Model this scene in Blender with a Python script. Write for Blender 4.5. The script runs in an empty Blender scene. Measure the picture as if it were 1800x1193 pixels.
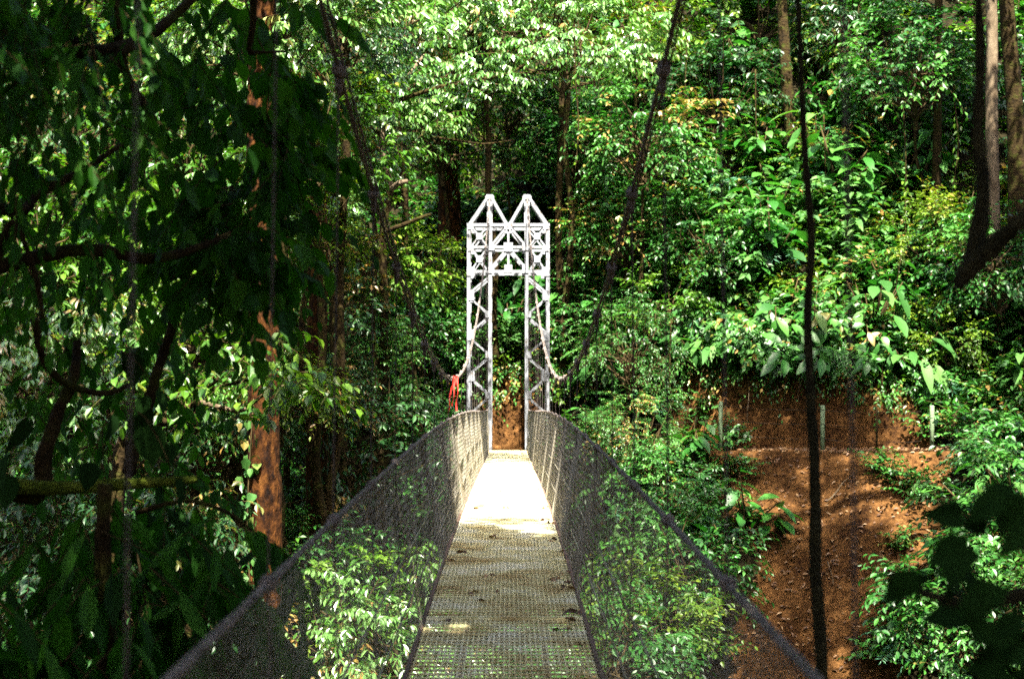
import bpy, math, random
import numpy as np
from mathutils import Vector

# ------------------------------------------------------------------ camera, sky, sun, exposure
sc = bpy.context.scene
COL = sc.collection
rng = np.random.default_rng(11)
RND = random.Random(5)
F = 2500.0                      # focal length in pixels of the 1800 px wide photograph
CX, HY = 900.0, 650.0           # principal column, horizon row

cam_d = bpy.data.cameras.new('camera'); cam = bpy.data.objects.new('camera', cam_d); COL.objects.link(cam)
cam.location = (0, 0, 0)
cam.rotation_euler = (math.radians(90) + math.atan((HY - 596.5) / F), 0, 0)
cam_d.sensor_width = 36; cam_d.lens = 50; cam_d.clip_start = 0.05; cam_d.clip_end = 2000
cam_d.dof.use_dof = True; cam_d.dof.focus_distance = 18; cam_d.dof.aperture_fstop = 3.0
sc.camera = cam

SUN = Vector((0.03, -0.52, 0.85)).normalized()
w = bpy.data.worlds.new('World'); sc.world = w; w.use_nodes = True
nt = w.node_tree; nt.nodes.clear()
sky = nt.nodes.new('ShaderNodeTexSky'); sky.sky_type = 'NISHITA'; sky.sun_disc = False; sky.dust_density = 5; sky.air_density = 0.8; sky.ozone_density = 0.5
sky.sun_elevation = math.asin(SUN.z); sky.sun_rotation = math.atan2(SUN.x, SUN.y)
bg = nt.nodes.new('ShaderNodeBackground'); bg.inputs[1].default_value = 0.085
wo = nt.nodes.new('ShaderNodeOutputWorld')
nt.links.new(sky.outputs[0], bg.inputs[0]); nt.links.new(bg.outputs[0], wo.inputs[0])
sl = bpy.data.lights.new('sun', 'SUN'); sl.energy = 5.0; sl.angle = math.radians(0.5); sl.color = (1, 0.94, 0.80)
so = bpy.data.objects.new('sun', sl); COL.objects.link(so)
so.rotation_euler = SUN.to_track_quat('Z', 'Y').to_euler(); so.location = (20, -30, 50)
sc.view_settings.view_transform = 'Standard'; sc.view_settings.look = 'None'
sc.view_settings.gamma = 1; sc.view_settings.exposure = 2.75
cy = sc.cycles
cy.max_bounces = 5; cy.diffuse_bounces = 3; cy.glossy_bounces = 2; cy.transmission_bounces = 3
cy.use_denoising = False; cy.sample_clamp_indirect = 4.0
cy.use_adaptive_sampling = True; cy.adaptive_threshold = 0.02

def P(px, py, d):
    """pixel of the photograph and a distance along the bridge -> point"""
    return np.array([(px - CX) / F * d, d, (HY - py) / F * d])

# ------------------------------------------------------------------ materials
def mat(name):
    m = bpy.data.materials.new(name); m.use_nodes = True
    n = m.node_tree; n.nodes.clear()
    o = n.nodes.new('ShaderNodeOutputMaterial'); b = n.nodes.new('ShaderNodeBsdfPrincipled')
    n.links.new(b.outputs[0], o.inputs[0])
    return m, n, b, o

def ramp(n, cols, pos=None):
    r = n.nodes.new('ShaderNodeValToRGB'); e = r.color_ramp.elements
    while len(e) < len(cols): e.new(0.5)
    for i, c in enumerate(cols):
        e[i].position = pos[i] if pos else i / (len(cols) - 1)
        e[i].color = (*c, 1)
    return r

def leaf_mat(name, cols, rough=0.35, trans=0.3, tcol=(1.3, 1.5, 0.5), spec=0.5):
    m, n, b, o = mat(name)
    a = n.nodes.new('ShaderNodeAttribute'); a.attribute_name = 'rnd'
    oi = n.nodes.new('ShaderNodeObjectInfo')
    ad = n.nodes.new('ShaderNodeMath'); ad.operation = 'MULTIPLY_ADD'
    n.links.new(a.outputs['Fac'], ad.inputs[0]); ad.inputs[1].default_value = 0.7
    mu = n.nodes.new('ShaderNodeMath'); mu.operation = 'MULTIPLY'; mu.inputs[1].default_value = 0.3
    n.links.new(oi.outputs['Random'], mu.inputs[0]); n.links.new(mu.outputs[0], ad.inputs[2])
    r = ramp(n, list(cols) + [(0.22, 0.13, 0.03)], [0, 0.45, 0.85, 0.94]) if len(cols) == 3 and trans >= 0.2 else ramp(n, cols)
    n.links.new(ad.outputs[0], r.inputs[0])
    n.links.new(r.outputs[0], b.inputs['Base Color'])
    b.inputs['Roughness'].default_value = rough
    b.inputs['Specular IOR Level'].default_value = spec
    t = n.nodes.new('ShaderNodeBsdfTranslucent')
    mx = n.nodes.new('ShaderNodeMix'); mx.data_type = 'RGBA'; mx.blend_type = 'MULTIPLY'; mx.inputs[0].default_value = 1
    n.links.new(r.outputs[0], mx.inputs[6]); mx.inputs[7].default_value = (*tcol, 1)
    n.links.new(mx.outputs[2], t.inputs[0])
    s = n.nodes.new('ShaderNodeMixShader'); s.inputs[0].default_value = trans
    n.links.new(b.outputs[0], s.inputs[1]); n.links.new(t.outputs[0], s.inputs[2]); n.links.new(s.outputs[0], o.inputs[0])
    return m

def rough_mat(name, cols, scale=6, rough=0.8, bump=0.3, stretch=(1, 1, 1), pos=None, detail=6, metal=0, bscale=None):
    m, n, b, o = mat(name)
    tc = n.nodes.new('ShaderNodeTexCoord'); mp = n.nodes.new('ShaderNodeMapping')
    n.links.new(tc.outputs['Object'], mp.inputs[0]); mp.inputs['Scale'].default_value = stretch
    no = n.nodes.new('ShaderNodeTexNoise'); no.inputs['Scale'].default_value = scale; no.inputs['Detail'].default_value = detail
    no.inputs['Roughness'].default_value = 0.65
    n.links.new(mp.outputs[0], no.inputs[0])
    r = ramp(n, cols, pos or [0.3 + 0.4 * i / (len(cols) - 1) for i in range(len(cols))])
    n.links.new(no.outputs[0], r.inputs[0]); n.links.new(r.outputs[0], b.inputs['Base Color'])
    b.inputs['Roughness'].default_value = rough; b.inputs['Metallic'].default_value = metal
    if rough >= 0.85: b.inputs['Specular IOR Level'].default_value = 0.12
    if bump:
        n2 = n.nodes.new('ShaderNodeTexNoise'); n2.inputs['Scale'].default_value = bscale or scale * 3; n2.inputs['Detail'].default_value = 5
        n.links.new(mp.outputs[0], n2.inputs[0])
        bp = n.nodes.new('ShaderNodeBump'); bp.inputs['Strength'].default_value = bump; bp.inputs['Distance'].default_value = 0.05
        n.links.new(n2.outputs[0], bp.inputs['Height']); n.links.new(bp.outputs[0], b.inputs['Normal'])
    return m

M = {}
M['gloss'] = leaf_mat('glossy_pinnate_leaf', [(0.02, 0.08, 0.006), (0.07, 0.19, 0.025), (0.17, 0.32, 0.09)], 0.30, 0.22, spec=1.0)
M['oval'] = leaf_mat('green_leaf', [(0.010, 0.042, 0.003), (0.038, 0.12, 0.006), (0.11, 0.21, 0.014)], 0.38, 0.3)
M['emerald'] = leaf_mat('emerald_leaf', [(0.006, 0.040, 0.006), (0.022, 0.11, 0.012), (0.065, 0.19, 0.028)], 0.42, 0.25, (1.0, 1.5, 0.6))
M['pale'] = leaf_mat('pale_leaf', [(0.014, 0.065, 0.010), (0.035, 0.12, 0.020), (0.075, 0.18, 0.035)], 0.6, 0.3, spec=0.3)
M['yellow'] = leaf_mat('yellow_green_leaf', [(0.02, 0.065, 0.003), (0.06, 0.13, 0.006), (0.15, 0.22, 0.012)], 0.42, 0.35)
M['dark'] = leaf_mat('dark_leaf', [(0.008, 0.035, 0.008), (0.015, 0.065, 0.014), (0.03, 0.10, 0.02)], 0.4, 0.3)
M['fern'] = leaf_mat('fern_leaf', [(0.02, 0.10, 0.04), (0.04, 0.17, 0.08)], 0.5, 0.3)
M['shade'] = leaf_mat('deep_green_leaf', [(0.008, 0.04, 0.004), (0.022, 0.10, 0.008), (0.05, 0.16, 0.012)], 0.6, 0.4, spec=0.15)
M['murk'] = leaf_mat('shade_black_leaf', [(0.006, 0.02, 0.005), (0.014, 0.045, 0.008)], 0.8, 0.1, spec=0.05)  # deep shade put into the leaf colour: base kept almost black
M['moss'] = rough_mat('moss', [(0.02, 0.04, 0.005), (0.08, 0.11, 0.01), (0.14, 0.16, 0.02)], 12, 1.0, 0.8)
M['dead'] = leaf_mat('dead_leaf', [(0.04, 0.015, 0.004), (0.13, 0.06, 0.02), (0.36, 0.23, 0.11)], 0.6, 0.1)
M['bark'] = rough_mat('brown_bark', [(0.006, 0.002, 0.0006), (0.036, 0.012, 0.002), (0.075, 0.028, 0.005), (0.17, 0.08, 0.025)], 9, 0.9, 1.0, (1, 1, 0.5), bscale=16, pos=[0.38, 0.52, 0.62, 0.80], detail=10)
M['bark_pale'] = rough_mat('pale_bark', [(0.04, 0.026, 0.014), (0.17, 0.13, 0.085)], 5, 0.85, 0.6, (1, 1, 0.4))
M['bark_moss'] = rough_mat('mossy_bark', [(0.006, 0.004, 0.002), (0.028, 0.018, 0.006), (0.035, 0.045, 0.006)], 5, 0.95, 1.0)
M['twig'] = rough_mat('twig', [(0.02, 0.013, 0.006), (0.07, 0.05, 0.02)], 9, 0.9, 0)
M['liana'] = rough_mat('liana_bark', [(0.012, 0.012, 0.006), (0.05, 0.045, 0.02)], 20, 0.9, 0.8)
M['steel'] = rough_mat('painted_steel', [(0.10, 0.075, 0.06), (0.19, 0.20, 0.225), (0.25, 0.26, 0.29)], 9, 0.45, 0.1, pos=[0.30, 0.44, 0.7], detail=8)
M['grate'] = rough_mat('deck_metal', [(0.46, 0.32, 0.13), (0.80, 0.74, 0.42), (0.92, 0.89, 0.70)], 2.2, 0.5, 0, pos=[0.33, 0.5, 0.62], detail=9, metal=0.1)
M['net'] = rough_mat('galvanised_wire', [(0.10, 0.08, 0.05), (0.42, 0.39, 0.32)], 4, 0.45, 0, metal=0.2)
M['beam'] = rough_mat('rusty_beam', [(0.06, 0.03, 0.02), (0.16, 0.10, 0.07)], 8, 0.8, 0.3)
M['rope'] = rough_mat('weathered_cable', [(0.06, 0.045, 0.035), (0.28, 0.23, 0.21)], 22, 0.75, 0.8)
M['rod'] = rough_mat('rusty_hanger_wire', [(0.02, 0.015, 0.012), (0.07, 0.055, 0.05)], 14, 0.7, 0)
M['redtape'] = rough_mat('red_tape', [(0.65, 0.03, 0.02), (0.80, 0.05, 0.03), (0.85, 0.7, 0.65)], 9, 0.6, 0.2, pos=[0.3, 0.58, 0.64])
M['post'] = rough_mat('pale_green_post', [(0.08, 0.12, 0.06), (0.19, 0.27, 0.15)], 9, 0.7, 0.2)
M['wire'] = rough_mat('dark_wire', [(0.012, 0.010, 0.008), (0.03, 0.022, 0.016)], 9, 0.9, 0)

def soil_mat():
    m, n, b, o = mat('red_brown_soil')
    tc = n.nodes.new('ShaderNodeTexCoord')
    def noise(s, det=8, rg=0.65):
        x = n.nodes.new('ShaderNodeTexNoise'); x.inputs['Scale'].default_value = s; x.inputs['Detail'].default_value = det
        x.inputs['Roughness'].default_value = rg; n.links.new(tc.outputs['Object'], x.inputs[0]); return x
    n1, n2 = noise(1.1), noise(9)
    mx = n.nodes.new('ShaderNodeMath'); mx.operation = 'MULTIPLY_ADD'; mx.inputs[1].default_value = 0.5
    n.links.new(n2.outputs[0], mx.inputs[0])
    h = n.nodes.new('ShaderNodeMath'); h.operation = 'MULTIPLY'; h.inputs[1].default_value = 0.5
    n.links.new(n1.outputs[0], h.inputs[0]); n.links.new(h.outputs[0], mx.inputs[2])
    r = ramp(n, [(0.018, 0.007, 0.003), (0.085, 0.038, 0.011), (0.21, 0.10, 0.033)], [0.38, 0.5, 0.64])
    n.links.new(mx.outputs[0], r.inputs[0])
    a = n.nodes.new('ShaderNodeAttribute'); a.attribute_name = 'humus'
    r2 = ramp(n, [(0.008, 0.007, 0.003), (0.025, 0.02, 0.008)], [0.4, 0.6]); n.links.new(n2.outputs[0], r2.inputs[0])
    mc = n.nodes.new('ShaderNodeMix'); mc.data_type = 'RGBA'
    n.links.new(a.outputs['Fac'], mc.inputs[0]); n.links.new(r.outputs[0], mc.inputs[6]); n.links.new(r2.outputs[0], mc.inputs[7])
    n.links.new(mc.outputs[2], b.inputs['Base Color']); b.inputs['Roughness'].default_value = 0.95; b.inputs['Specular IOR Level'].default_value = 0.1
    n3 = noise(14, 10, 0.7)
    bp = n.nodes.new('ShaderNodeBump'); bp.inputs['Strength'].default_value = 1.0; bp.inputs['Distance'].default_value = 0.12
    n.links.new(n3.outputs[0], bp.inputs['Height']); n.links.new(bp.outputs[0], b.inputs['Normal'])
    return m
M['soil'] = soil_mat()

# ------------------------------------------------------------------ mesh collector
def unit(v):
    return v / np.maximum(np.linalg.norm(v, axis=-1, keepdims=True), 1e-9)

class G:
    def __init__(s): s.v = []; s.t = []; s.m = []; s.r = []; s.sm = []; s.n = 0
    def add(s, v, t, m=0, r=None, smooth=False):
        v = np.asarray(v, float).reshape(-1, 3); t = np.asarray(t, int).reshape(-1, 3)
        s.v.append(v); s.t.append(t + s.n); s.n += len(v)
        s.m.append(np.full(len(t), m, int)); s.r.append(np.full(len(t), 0.5) if r is None else np.asarray(r, float))
        s.sm.append(np.full(len(t), smooth))
        return s
    def mesh(s, name, mats, origin=(0, 0, 0)):
        v = np.concatenate(s.v) - np.asarray(origin); t = np.concatenate(s.t)
        me = bpy.data.meshes.new(name)
        me.vertices.add(len(v)); me.vertices.foreach_set('co', v.astype(np.float32).ravel())
        me.loops.add(len(t) * 3); me.loops.foreach_set('vertex_index', t.astype(np.int32).ravel())
        me.polygons.add(len(t)); me.polygons.foreach_set('loop_start', np.arange(0, len(t) * 3, 3, dtype=np.int32))
        me.polygons.foreach_set('material_index', np.concatenate(s.m).astype(np.int32))
        me.polygons.foreach_set('use_smooth', np.concatenate(s.sm))
        at = me.attributes.new('rnd', 'FLOAT', 'FACE'); at.data.foreach_set('value', np.concatenate(s.r).astype(np.float32))
        for k in mats: me.materials.append(M[k])
        me.update(); me.validate()
        return me
    def obj(s, name, mats, parent=None, origin=(0, 0, 0)):
        return link(name, s.mesh(name, mats, origin), parent)

def link(name, me, parent=None, loc=(0, 0, 0), rot=(0, 0, 0), scale=(1, 1, 1)):
    o = bpy.data.objects.new(name, me); COL.objects.link(o); o.parent = parent
    o.location = loc; o.rotation_euler = rot; o.scale = scale
    return o

def tag(o, label=None, cat=None, group=None, kind=None):
    if label: o['label'] = label
    if cat: o['category'] = cat
    if group: o['group'] = group
    if kind: o['kind'] = kind
    return o

def thing(name, loc, label, cat, group=None, rz=0, s=1):
    o = bpy.data.objects.new(name, None); COL.objects.link(o); o.location = tuple(loc); o.rotation_euler = (0, 0, rz)
    o.scale = (s, s, s); o.empty_display_size = 0.2
    return tag(o, label, cat, group)

# ------------------------------------------------------------------ shape helpers
def prisms(g, A, B, ra, rb=None, sides=4, m=0, r=None):
    A = np.asarray(A, float).reshape(-1, 3); B = np.asarray(B, float).reshape(-1, 3); n = len(A)
    if n == 0: return
    ra = np.broadcast_to(ra, (n,)).astype(float); rb = ra if rb is None else np.broadcast_to(rb, (n,)).astype(float)
    d = unit(B - A); ref = np.where(np.abs(d[:, 2:3]) > 0.9, np.array([[1., 0, 0]]), np.array([[0., 0, 1]]))
    u = unit(np.cross(d, ref)); v = np.cross(d, u)
    an = np.arange(sides) * 2 * math.pi / sides + math.pi / 4
    ring = u[:, None] * np.cos(an)[None, :, None] + v[:, None] * np.sin(an)[None, :, None]
    V = np.concatenate([A[:, None] + ring * ra[:, None, None], B[:, None] + ring * rb[:, None, None]], 1)
    t = []
    for i in range(sides):
        j = (i + 1) % sides; t += [(i, j, sides + j), (i, sides + j, sides + i)]
    for i in range(1, sides - 1): t += [(0, i + 1, i), (sides, sides + i, sides + i + 1)]
    t = np.array(t)
    T = t[None] + (np.arange(n) * 2 * sides)[:, None, None]
    g.add(V, T, m, None if r is None else np.repeat(r, len(t)), smooth=sides > 4)

def box(g, a, b, wu, wv, up=(0, 0, 1), m=0):
    """box bar from a to b, wu wide across `up`, wv along it"""
    a = np.asarray(a, float); b = np.asarray(b, float); d = unit(b - a); up = np.asarray(up, float)
    u = unit(np.cross(d, up)); v = np.cross(u, d)
    V = [p + sx * u * wu / 2 + sz * v * wv / 2 for p in (a, b) for sx, sz in ((-1, -1), (1, -1), (1, 1), (-1, 1))]
    q = [(0, 1, 2, 3), (7, 6, 5, 4), (0, 4, 5, 1), (1, 5, 6, 2), (2, 6, 7, 3), (3, 7, 4, 0)]
    g.add(V, [t for f in q for t in ((f[0], f[2], f[1]), (f[0], f[3], f[2]))], m)

def tube(g, pts, rad, sides=8, m=0, lump=0.0, sub=1, caps=True):
    pts = np.asarray(pts, float); rad = np.broadcast_to(rad, (len(pts),)).astype(float)
    if sub > 1:                                            # Catmull-Rom refinement
        p = np.vstack([2 * pts[0] - pts[1], pts, 2 * pts[-1] - pts[-2]]); out = []; ro = []
        for i in range(1, len(p) - 2):
            for k in range(sub):
                t = k / sub
                out.append(0.5 * (2 * p[i] + (p[i + 1] - p[i - 1]) * t + (2 * p[i - 1] - 5 * p[i] + 4 * p[i + 1] - p[i + 2]) * t * t
                                  + (3 * p[i] - p[i - 1] - 3 * p[i + 1] + p[i + 2]) * t ** 3))
                ro.append(rad[i - 1] * (1 - t) + rad[i] * t)
        pts = np.array(out + [pts[-1]]); rad = np.array(ro + [rad[-1]])
    n = len(pts); d = unit(np.gradient(pts, axis=0))
    u = np.cross(d[0], (0.3, 1, 0.2)); u /= np.linalg.norm(u); V = []
    an = np.arange(sides) * 2 * math.pi / sides
    for i in range(n):
        u = u - d[i] * np.dot(u, d[i]); u /= np.linalg.norm(u); v = np.cross(d[i], u)
        rr = rad[i] * (1 + lump * rng.uniform(-1, 1, sides))
        V.append(pts[i] + (np.cos(an) * rr)[:, None] * u + (np.sin(an) * rr)[:, None] * v)
    T = []
    for i in range(n - 1):
        for k in range(sides):
            a, b = i * sides + k, i * sides + (k + 1) % sides
            T += [(a, b, b + sides), (a, b + sides, a + sides)]
    if caps:
        for k in range(1, sides - 1): T += [(0, k + 1, k), ((n - 1) * sides, (n - 1) * sides + k, (n - 1) * sides + k + 1)]
    g.add(np.concatenate(V), T, m, None, smooth=True)
    return pts

PROF = {'lance': [(0.28, 0.40), (0.62, 0.46)], 'oval': [(0.25, 0.44), (0.62, 0.46)], 'small': [(0.42, 0.5)],
        'heart': [(0.06, 0.36), (0.28, 0.52), (0.62, 0.40)], 'big': [(0.12, 0.22), (0.35, 0.46), (0.62, 0.50), (0.85, 0.26)],
        'long': [(0.15, 0.30), (0.38, 0.48), (0.65, 0.42), (0.87, 0.18)]}
def leaves(g, Pp, A, N, L, W, prof='oval', m=0, fold=0.18, curl=0.15, r=None):
    Pp = np.asarray(Pp, float); n = len(Pp)
    if n == 0: return
    A = unit(np.asarray(A, float)); N = np.asarray(N, float); N = unit(N - A * (A * N).sum(-1, keepdims=True)); S = np.cross(A, N)
    L = np.broadcast_to(L, (n,)).astype(float); W = np.broadcast_to(W, (n,)).astype(float)
    cu = curl * rng.uniform(0.2, 1.6, n)
    def at(t, side, up):
        return Pp + A * (L * t)[:, None] + S * (W * side)[:, None] + N * (W * up - L * cu * t * t)[:, None]
    pr = PROF[prof]; V = [at(0, 0, 0)]
    for t, h in pr:
        V += [at(t, -h, fold * h * 2), at(t, 0, 0), at(t, h, fold * h * 2)]
    V.append(at(1, 0, 0)); V = np.stack(V, 1); k = len(pr); last = 3 * k + 1
    T = [(0, 2, 1), (0, 3, 2)]
    for i in range(k - 1):
        a = 1 + 3 * i; T += [(a, a + 1, a + 4), (a, a + 4, a + 3), (a + 1, a + 2, a + 5), (a + 1, a + 5, a + 4)]
    a = 1 + 3 * (k - 1); T += [(a, a + 1, last), (a + 1, a + 2, last)]
    T = np.array(T); TT = T[None] + (np.arange(n) * (last + 1))[:, None, None]
    r = rng.random(n) if r is None else r
    g.add(V, TT, m, np.repeat(r, len(T)), smooth=(prof in ('big', 'long')))

def rdir(n, zlo=-0.2, zhi=1.0):
    a = rng.uniform(0, 2 * math.pi, n); z = rng.uniform(zlo, zhi, n); q = np.sqrt(np.maximum(0, 1 - z * z))
    return np.stack([q * np.cos(a), q * np.sin(a), z], 1)

UP = np.array([0., 0, 1])
def sprays(g, O, D, Ln, nl, L, W, prof='oval', ml=0, mt=1, droop=0.3, ldroop=0.3, spread=0.8, twig=0.006, jit=0.25, rbase=None, both=True, upn=1.0, t0=0.12, **kw):
    """leafy twigs: O origins, D directions, Ln lengths; nl leaves along each"""
    O = np.asarray(O, float); D = unit(np.asarray(D, float)); n = len(O); Ln = np.broadcast_to(Ln, (n,)).astype(float)
    t = np.linspace(t0, 1.0, nl)
    pos = O[:, None] + D[:, None] * (Ln[:, None] * t)[..., None] - UP * (droop * Ln[:, None] * t ** 2)[..., None]
    tan = unit(D[:, None] - UP * (2 * droop * t)[None, :, None])
    side = unit(np.cross(tan, UP + 0.01)); sg = np.where(np.arange(nl) % 2, 1.0, -1.0)[None, :, None]
    sp = np.full(nl, spread); sp[-1] = 0.05
    ax = tan * (1 - 0.5 * sp)[None, :, None] + side * sg * sp[None, :, None] - UP * ldroop + rng.normal(0, jit, (n, nl, 3))
    nr = UP * upn + rng.normal(0, 0.35, (n, nl, 3)) + tan * 0.1
    sz = rng.uniform(0.65, 1.15, (n, nl)) * (1 - 0.25 * t)[None]
    r = None
    if rbase is not None: r = np.clip(rbase[:, None] + rng.normal(0, 0.16, (n, nl)), 0, 1).ravel()
    leaves(g, pos.reshape(-1, 3), ax.reshape(-1, 3), nr.reshape(-1, 3), (L * sz).ravel(), (W * sz).ravel(), prof, ml, r=r, **kw)
    if twig:
        md = O + D * (Ln * 0.5)[:, None] - UP * (droop * Ln * 0.25)[:, None]; en = pos[:, -1]
        prisms(g, O, md, twig, twig * 0.7, 3, mt); prisms(g, md, en, twig * 0.7, twig * 0.3, 3, mt)

# ------------------------------------------------------------------ terrain
def vnoise(x, y, s, seed):
    q = np.random.default_rng(seed).random((64, 64)); x = np.asarray(x) / s + 100; y = np.asarray(y) / s + 100
    xi = np.floor(x).astype(int); yi = np.floor(y).astype(int); fx = x - xi; fy = y - yi
    fx = fx * fx * (3 - 2 * fx); fy = fy * fy * (3 - 2 * fy)
    a = q[xi % 64, yi % 64]; b = q[(xi + 1) % 64, yi % 64]; c = q[xi % 64, (yi + 1) % 64]; d = q[(xi + 1) % 64, (yi + 1) % 64]
    return (a * (1 - fx) + b * fx) * (1 - fy) + (c * (1 - fx) + d * fx) * fy - 0.5
def edge(x): return np.interp(x, [-60, -30, -12, -4, -1.5, 1.5, 3.5, 5, 8, 12, 20, 60], [30, 33, 37, 38.6, 38.3, 38.3, 37.0, 35.4, 33.6, 32.8, 31, 29])
def zpath(x): return np.interp(x, [-4, 0, 5, 10], [-2.25, -2.2, -2.02, -1.9])
def hcut(x): return np.interp(x, [-3, -1, 0, 7.5, 9, 10.5, 14], [1.2, 1.6, 2.1, 2.15, 1.75, 0.9, 0.5])
def H(x, d):
    x = np.asarray(x, float); d = np.asarray(d, float); x, d = np.broadcast_arrays(x, d)
    s = d - edge(x); zp = zpath(x); hc = hcut(x)
    below = zp + 0.98 * np.minimum(s, 0) + 0.15 * np.clip(-s, 0, 1) ** 2
    cut = zp + hc * np.clip((s - 1.5) / 0.55, 0, 1) ** 0.8
    up = cut + 1.12 * np.clip(s - 2.15, 0, 38) + 0.25 * np.clip(s - 40, 0, 60)
    far = np.where(s < 0, below, up)
    near = -1.95 - 0.95 * np.maximum(0, d + 5.5) + 0.75 * np.clip(-d - 9, 0, 30)  # unseen bank behind the camera raised to block low sky light
    z = np.maximum(np.maximum(far, near), -17.0 + 0.9 * np.clip(np.abs(x) - 26, 0, 45))  # ravine ends closed with raised ground to darken the sides
    rough = np.clip(np.abs(s - 0.7) - 0.6, 0.05, 1) * np.clip(np.abs(d + 8) - 3, 0, 1)
    z = z + rough * (0.9 * vnoise(x, d, 4.0, 1) * np.clip(np.abs(s) / 6, 0, 1) + 0.30 * vnoise(x, d, 1.1, 2) + 0.14 * vnoise(x, d, 0.38, 3))
    z = z + np.where((s < -0.3) & (s > -16) & (x > 2) & (x < 12), 0.30 * vnoise(x + 0.4 * vnoise(x, d, 1.5, 31), d * 0.22, 0.45, 30) + 0.10 * vnoise(x, d, 0.22, 33), 0)
    return z
def bare(x, d):
    """1 where the soil shows: the path, the cut and the slope below it on the right"""
    s = d - edge(x)
    lo = np.interp(-s, [0, 2.5, 6, 14], [4.4, 5.5, 4.5, 3.7]); hi = np.interp(-s, [0, 3, 6, 14], [10.4, 8.6, 7.8, 7.0])
    n = 0.8 * vnoise(x, d, 1.3, 5)
    a = (x > lo + n) & (x < hi + n) & (s < 0.2)
    b = (s > -0.3) & (s < 2.25) & (((x > 4.1 + n) & (x < 10.2 + n)) | (np.abs(x + 0.05) < 0.8))
    return a | b
def axis(lo, a, b, hi, st):
    f = np.arange(a, b, st); l = []; q = a; k = st
    while q > lo: k *= 1.25; q -= k; l.append(q)
    h = []; q = f[-1]; k = st
    while q < hi: k *= 1.25; q += k; h.append(q)
    return np.concatenate([l[::-1], f, h])
xs = axis(-400, -16, 16, 400, 0.14); ds = axis(-300, 26, 43, 500, 0.12)
XX, DD = np.meshgrid(xs, ds); ZZ = H(XX, DD)
g = G(); nx, nd = len(xs), len(ds)
ii = (np.arange(nd - 1)[:, None] * nx + np.arange(nx - 1)[None]).ravel()
tri = np.concatenate([np.stack([ii, ii + 1, ii + nx + 1], 1), np.stack([ii, ii + nx + 1, ii + nx], 1)])
# the cut is undercut a little: push its face about in depth so it reads as broken earth
push = 0.22 * vnoise(XX, ZZ, 0.5, 8) + 0.25 * vnoise(XX, ZZ, 1.6, 9)
sS = DD - edge(XX); DP = DD + np.where((sS > 1.35) & (sS < 2.3) & (np.abs(XX) < 16), push, 0)
g.add(np.stack([XX, DP, ZZ], -1), tri, 0, None, True)
ter = g.obj('terrain', ['soil']); tag(ter, 'red brown soil slopes of the ravine', kind='structure')
hm = 1 - bare(XX, DD).astype(float); hm = np.clip(hm, 0, 1).ravel()
at = ter.data.attributes.new('humus', 'FLOAT', 'POINT'); at.data.foreach_set('value', hm.astype(np.float32))

# ------------------------------------------------------------------ the bridge
pf = np.polyfit([-6, 0, 4, 7.5, 9.8, 13.9, 18, 22.3, 30, 38.3], [-1.75, -1.69, -1.655, -1.625, -1.59, -1.575, -1.66, -1.77, -1.97, -2.17], 5)
def zd(d): return np.polyval(pf, d)
def bxc(d): return -0.03 - 0.0019 * np.asarray(d, float)
def zc(d): return -0.10 + 0.0097 * (np.asarray(d, float) - 16) ** 2
def xc(d): return 0.60 - 0.10 * ((np.asarray(d, float) - 16) / 22.2) ** 2
D0, D1, DT = -6.0, 38.25, 38.35
br = thing('footbridge', (0, -6, -1.9), 'narrow hanging footbridge with metal grating deck and wire mesh sides leading to the white tower', 'footbridge')
OB = np.array([0, -6, -1.9])
g = G(); dd = np.arange(D0, D1, 0.5); dn = np.minimum(dd + 0.5, D1)
for x in np.linspace(-0.49, 0.49, 33):
    A = np.stack([bxc(dd) + x, dd, zd(dd)], 1); B = np.stack([bxc(dn) + x, dn, zd(dn)], 1)
    prisms(g, A, B, 0.0050, None, 4)
cd = np.arange(D0, D1, 0.098)
jz = rng.normal(0, 0.0006, len(cd)) + 0.004
prisms(g, np.stack([bxc(cd) - 0.5, cd, zd(cd) + jz], 1), np.stack([bxc(cd) + 0.5, cd, zd(cd) + jz], 1), 0.0092, None, 4)
for d in np.arange(-4.5, 38, 2.72):                       # butt joints between the grating panels
    for q in (0, 0.045): box(g, (bxc(d) - 0.5, d + q, zd(d) + 0.004), (bxc(d) + 0.5, d + q, zd(d) + 0.004), 0.006, 0.026)
g.obj('deck_grating', ['grate'], br, OB)
for sx in (-1, 1):
    g = G()
    for a, b in zip(dd, dn):
        box(g, (bxc(a) + sx * 0.515, a, zd(a) - 0.01), (bxc(b) + sx * 0.515, b, zd(b) - 0.01), 0.025, 0.05)
    g.obj('edge_rail', ['beam'], br, OB)
for x in (-0.24, 0.24):
    g = G()
    for a, b in zip(dd, dn): box(g, (bxc(a) + x, a, zd(a) - 0.045), (bxc(b) + x, b, zd(b) - 0.045), 0.03, 0.07)
    g.obj('stringer', ['beam'], br, OB)
HD = np.arange(-5.85, 38.0, 1.36)
for d in HD:
    g = G(); box(g, (bxc(d) - 0.56, d, zd(d) - 0.115), (bxc(d) + 0.56, d, zd(d) - 0.115), 0.05, 0.06)
    g.obj('cross_beam', ['beam'], br, OB)
def rail(d, sx, h=1.1):
    k = h / 1.1; o = 0.52 + 0.07 * k * np.clip((39 - np.asarray(d, float)) / 8, 0.3, 1)
    return np.stack([bxc(d) + sx * o, np.asarray(d, float), zd(d) + h], -1)
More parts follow.
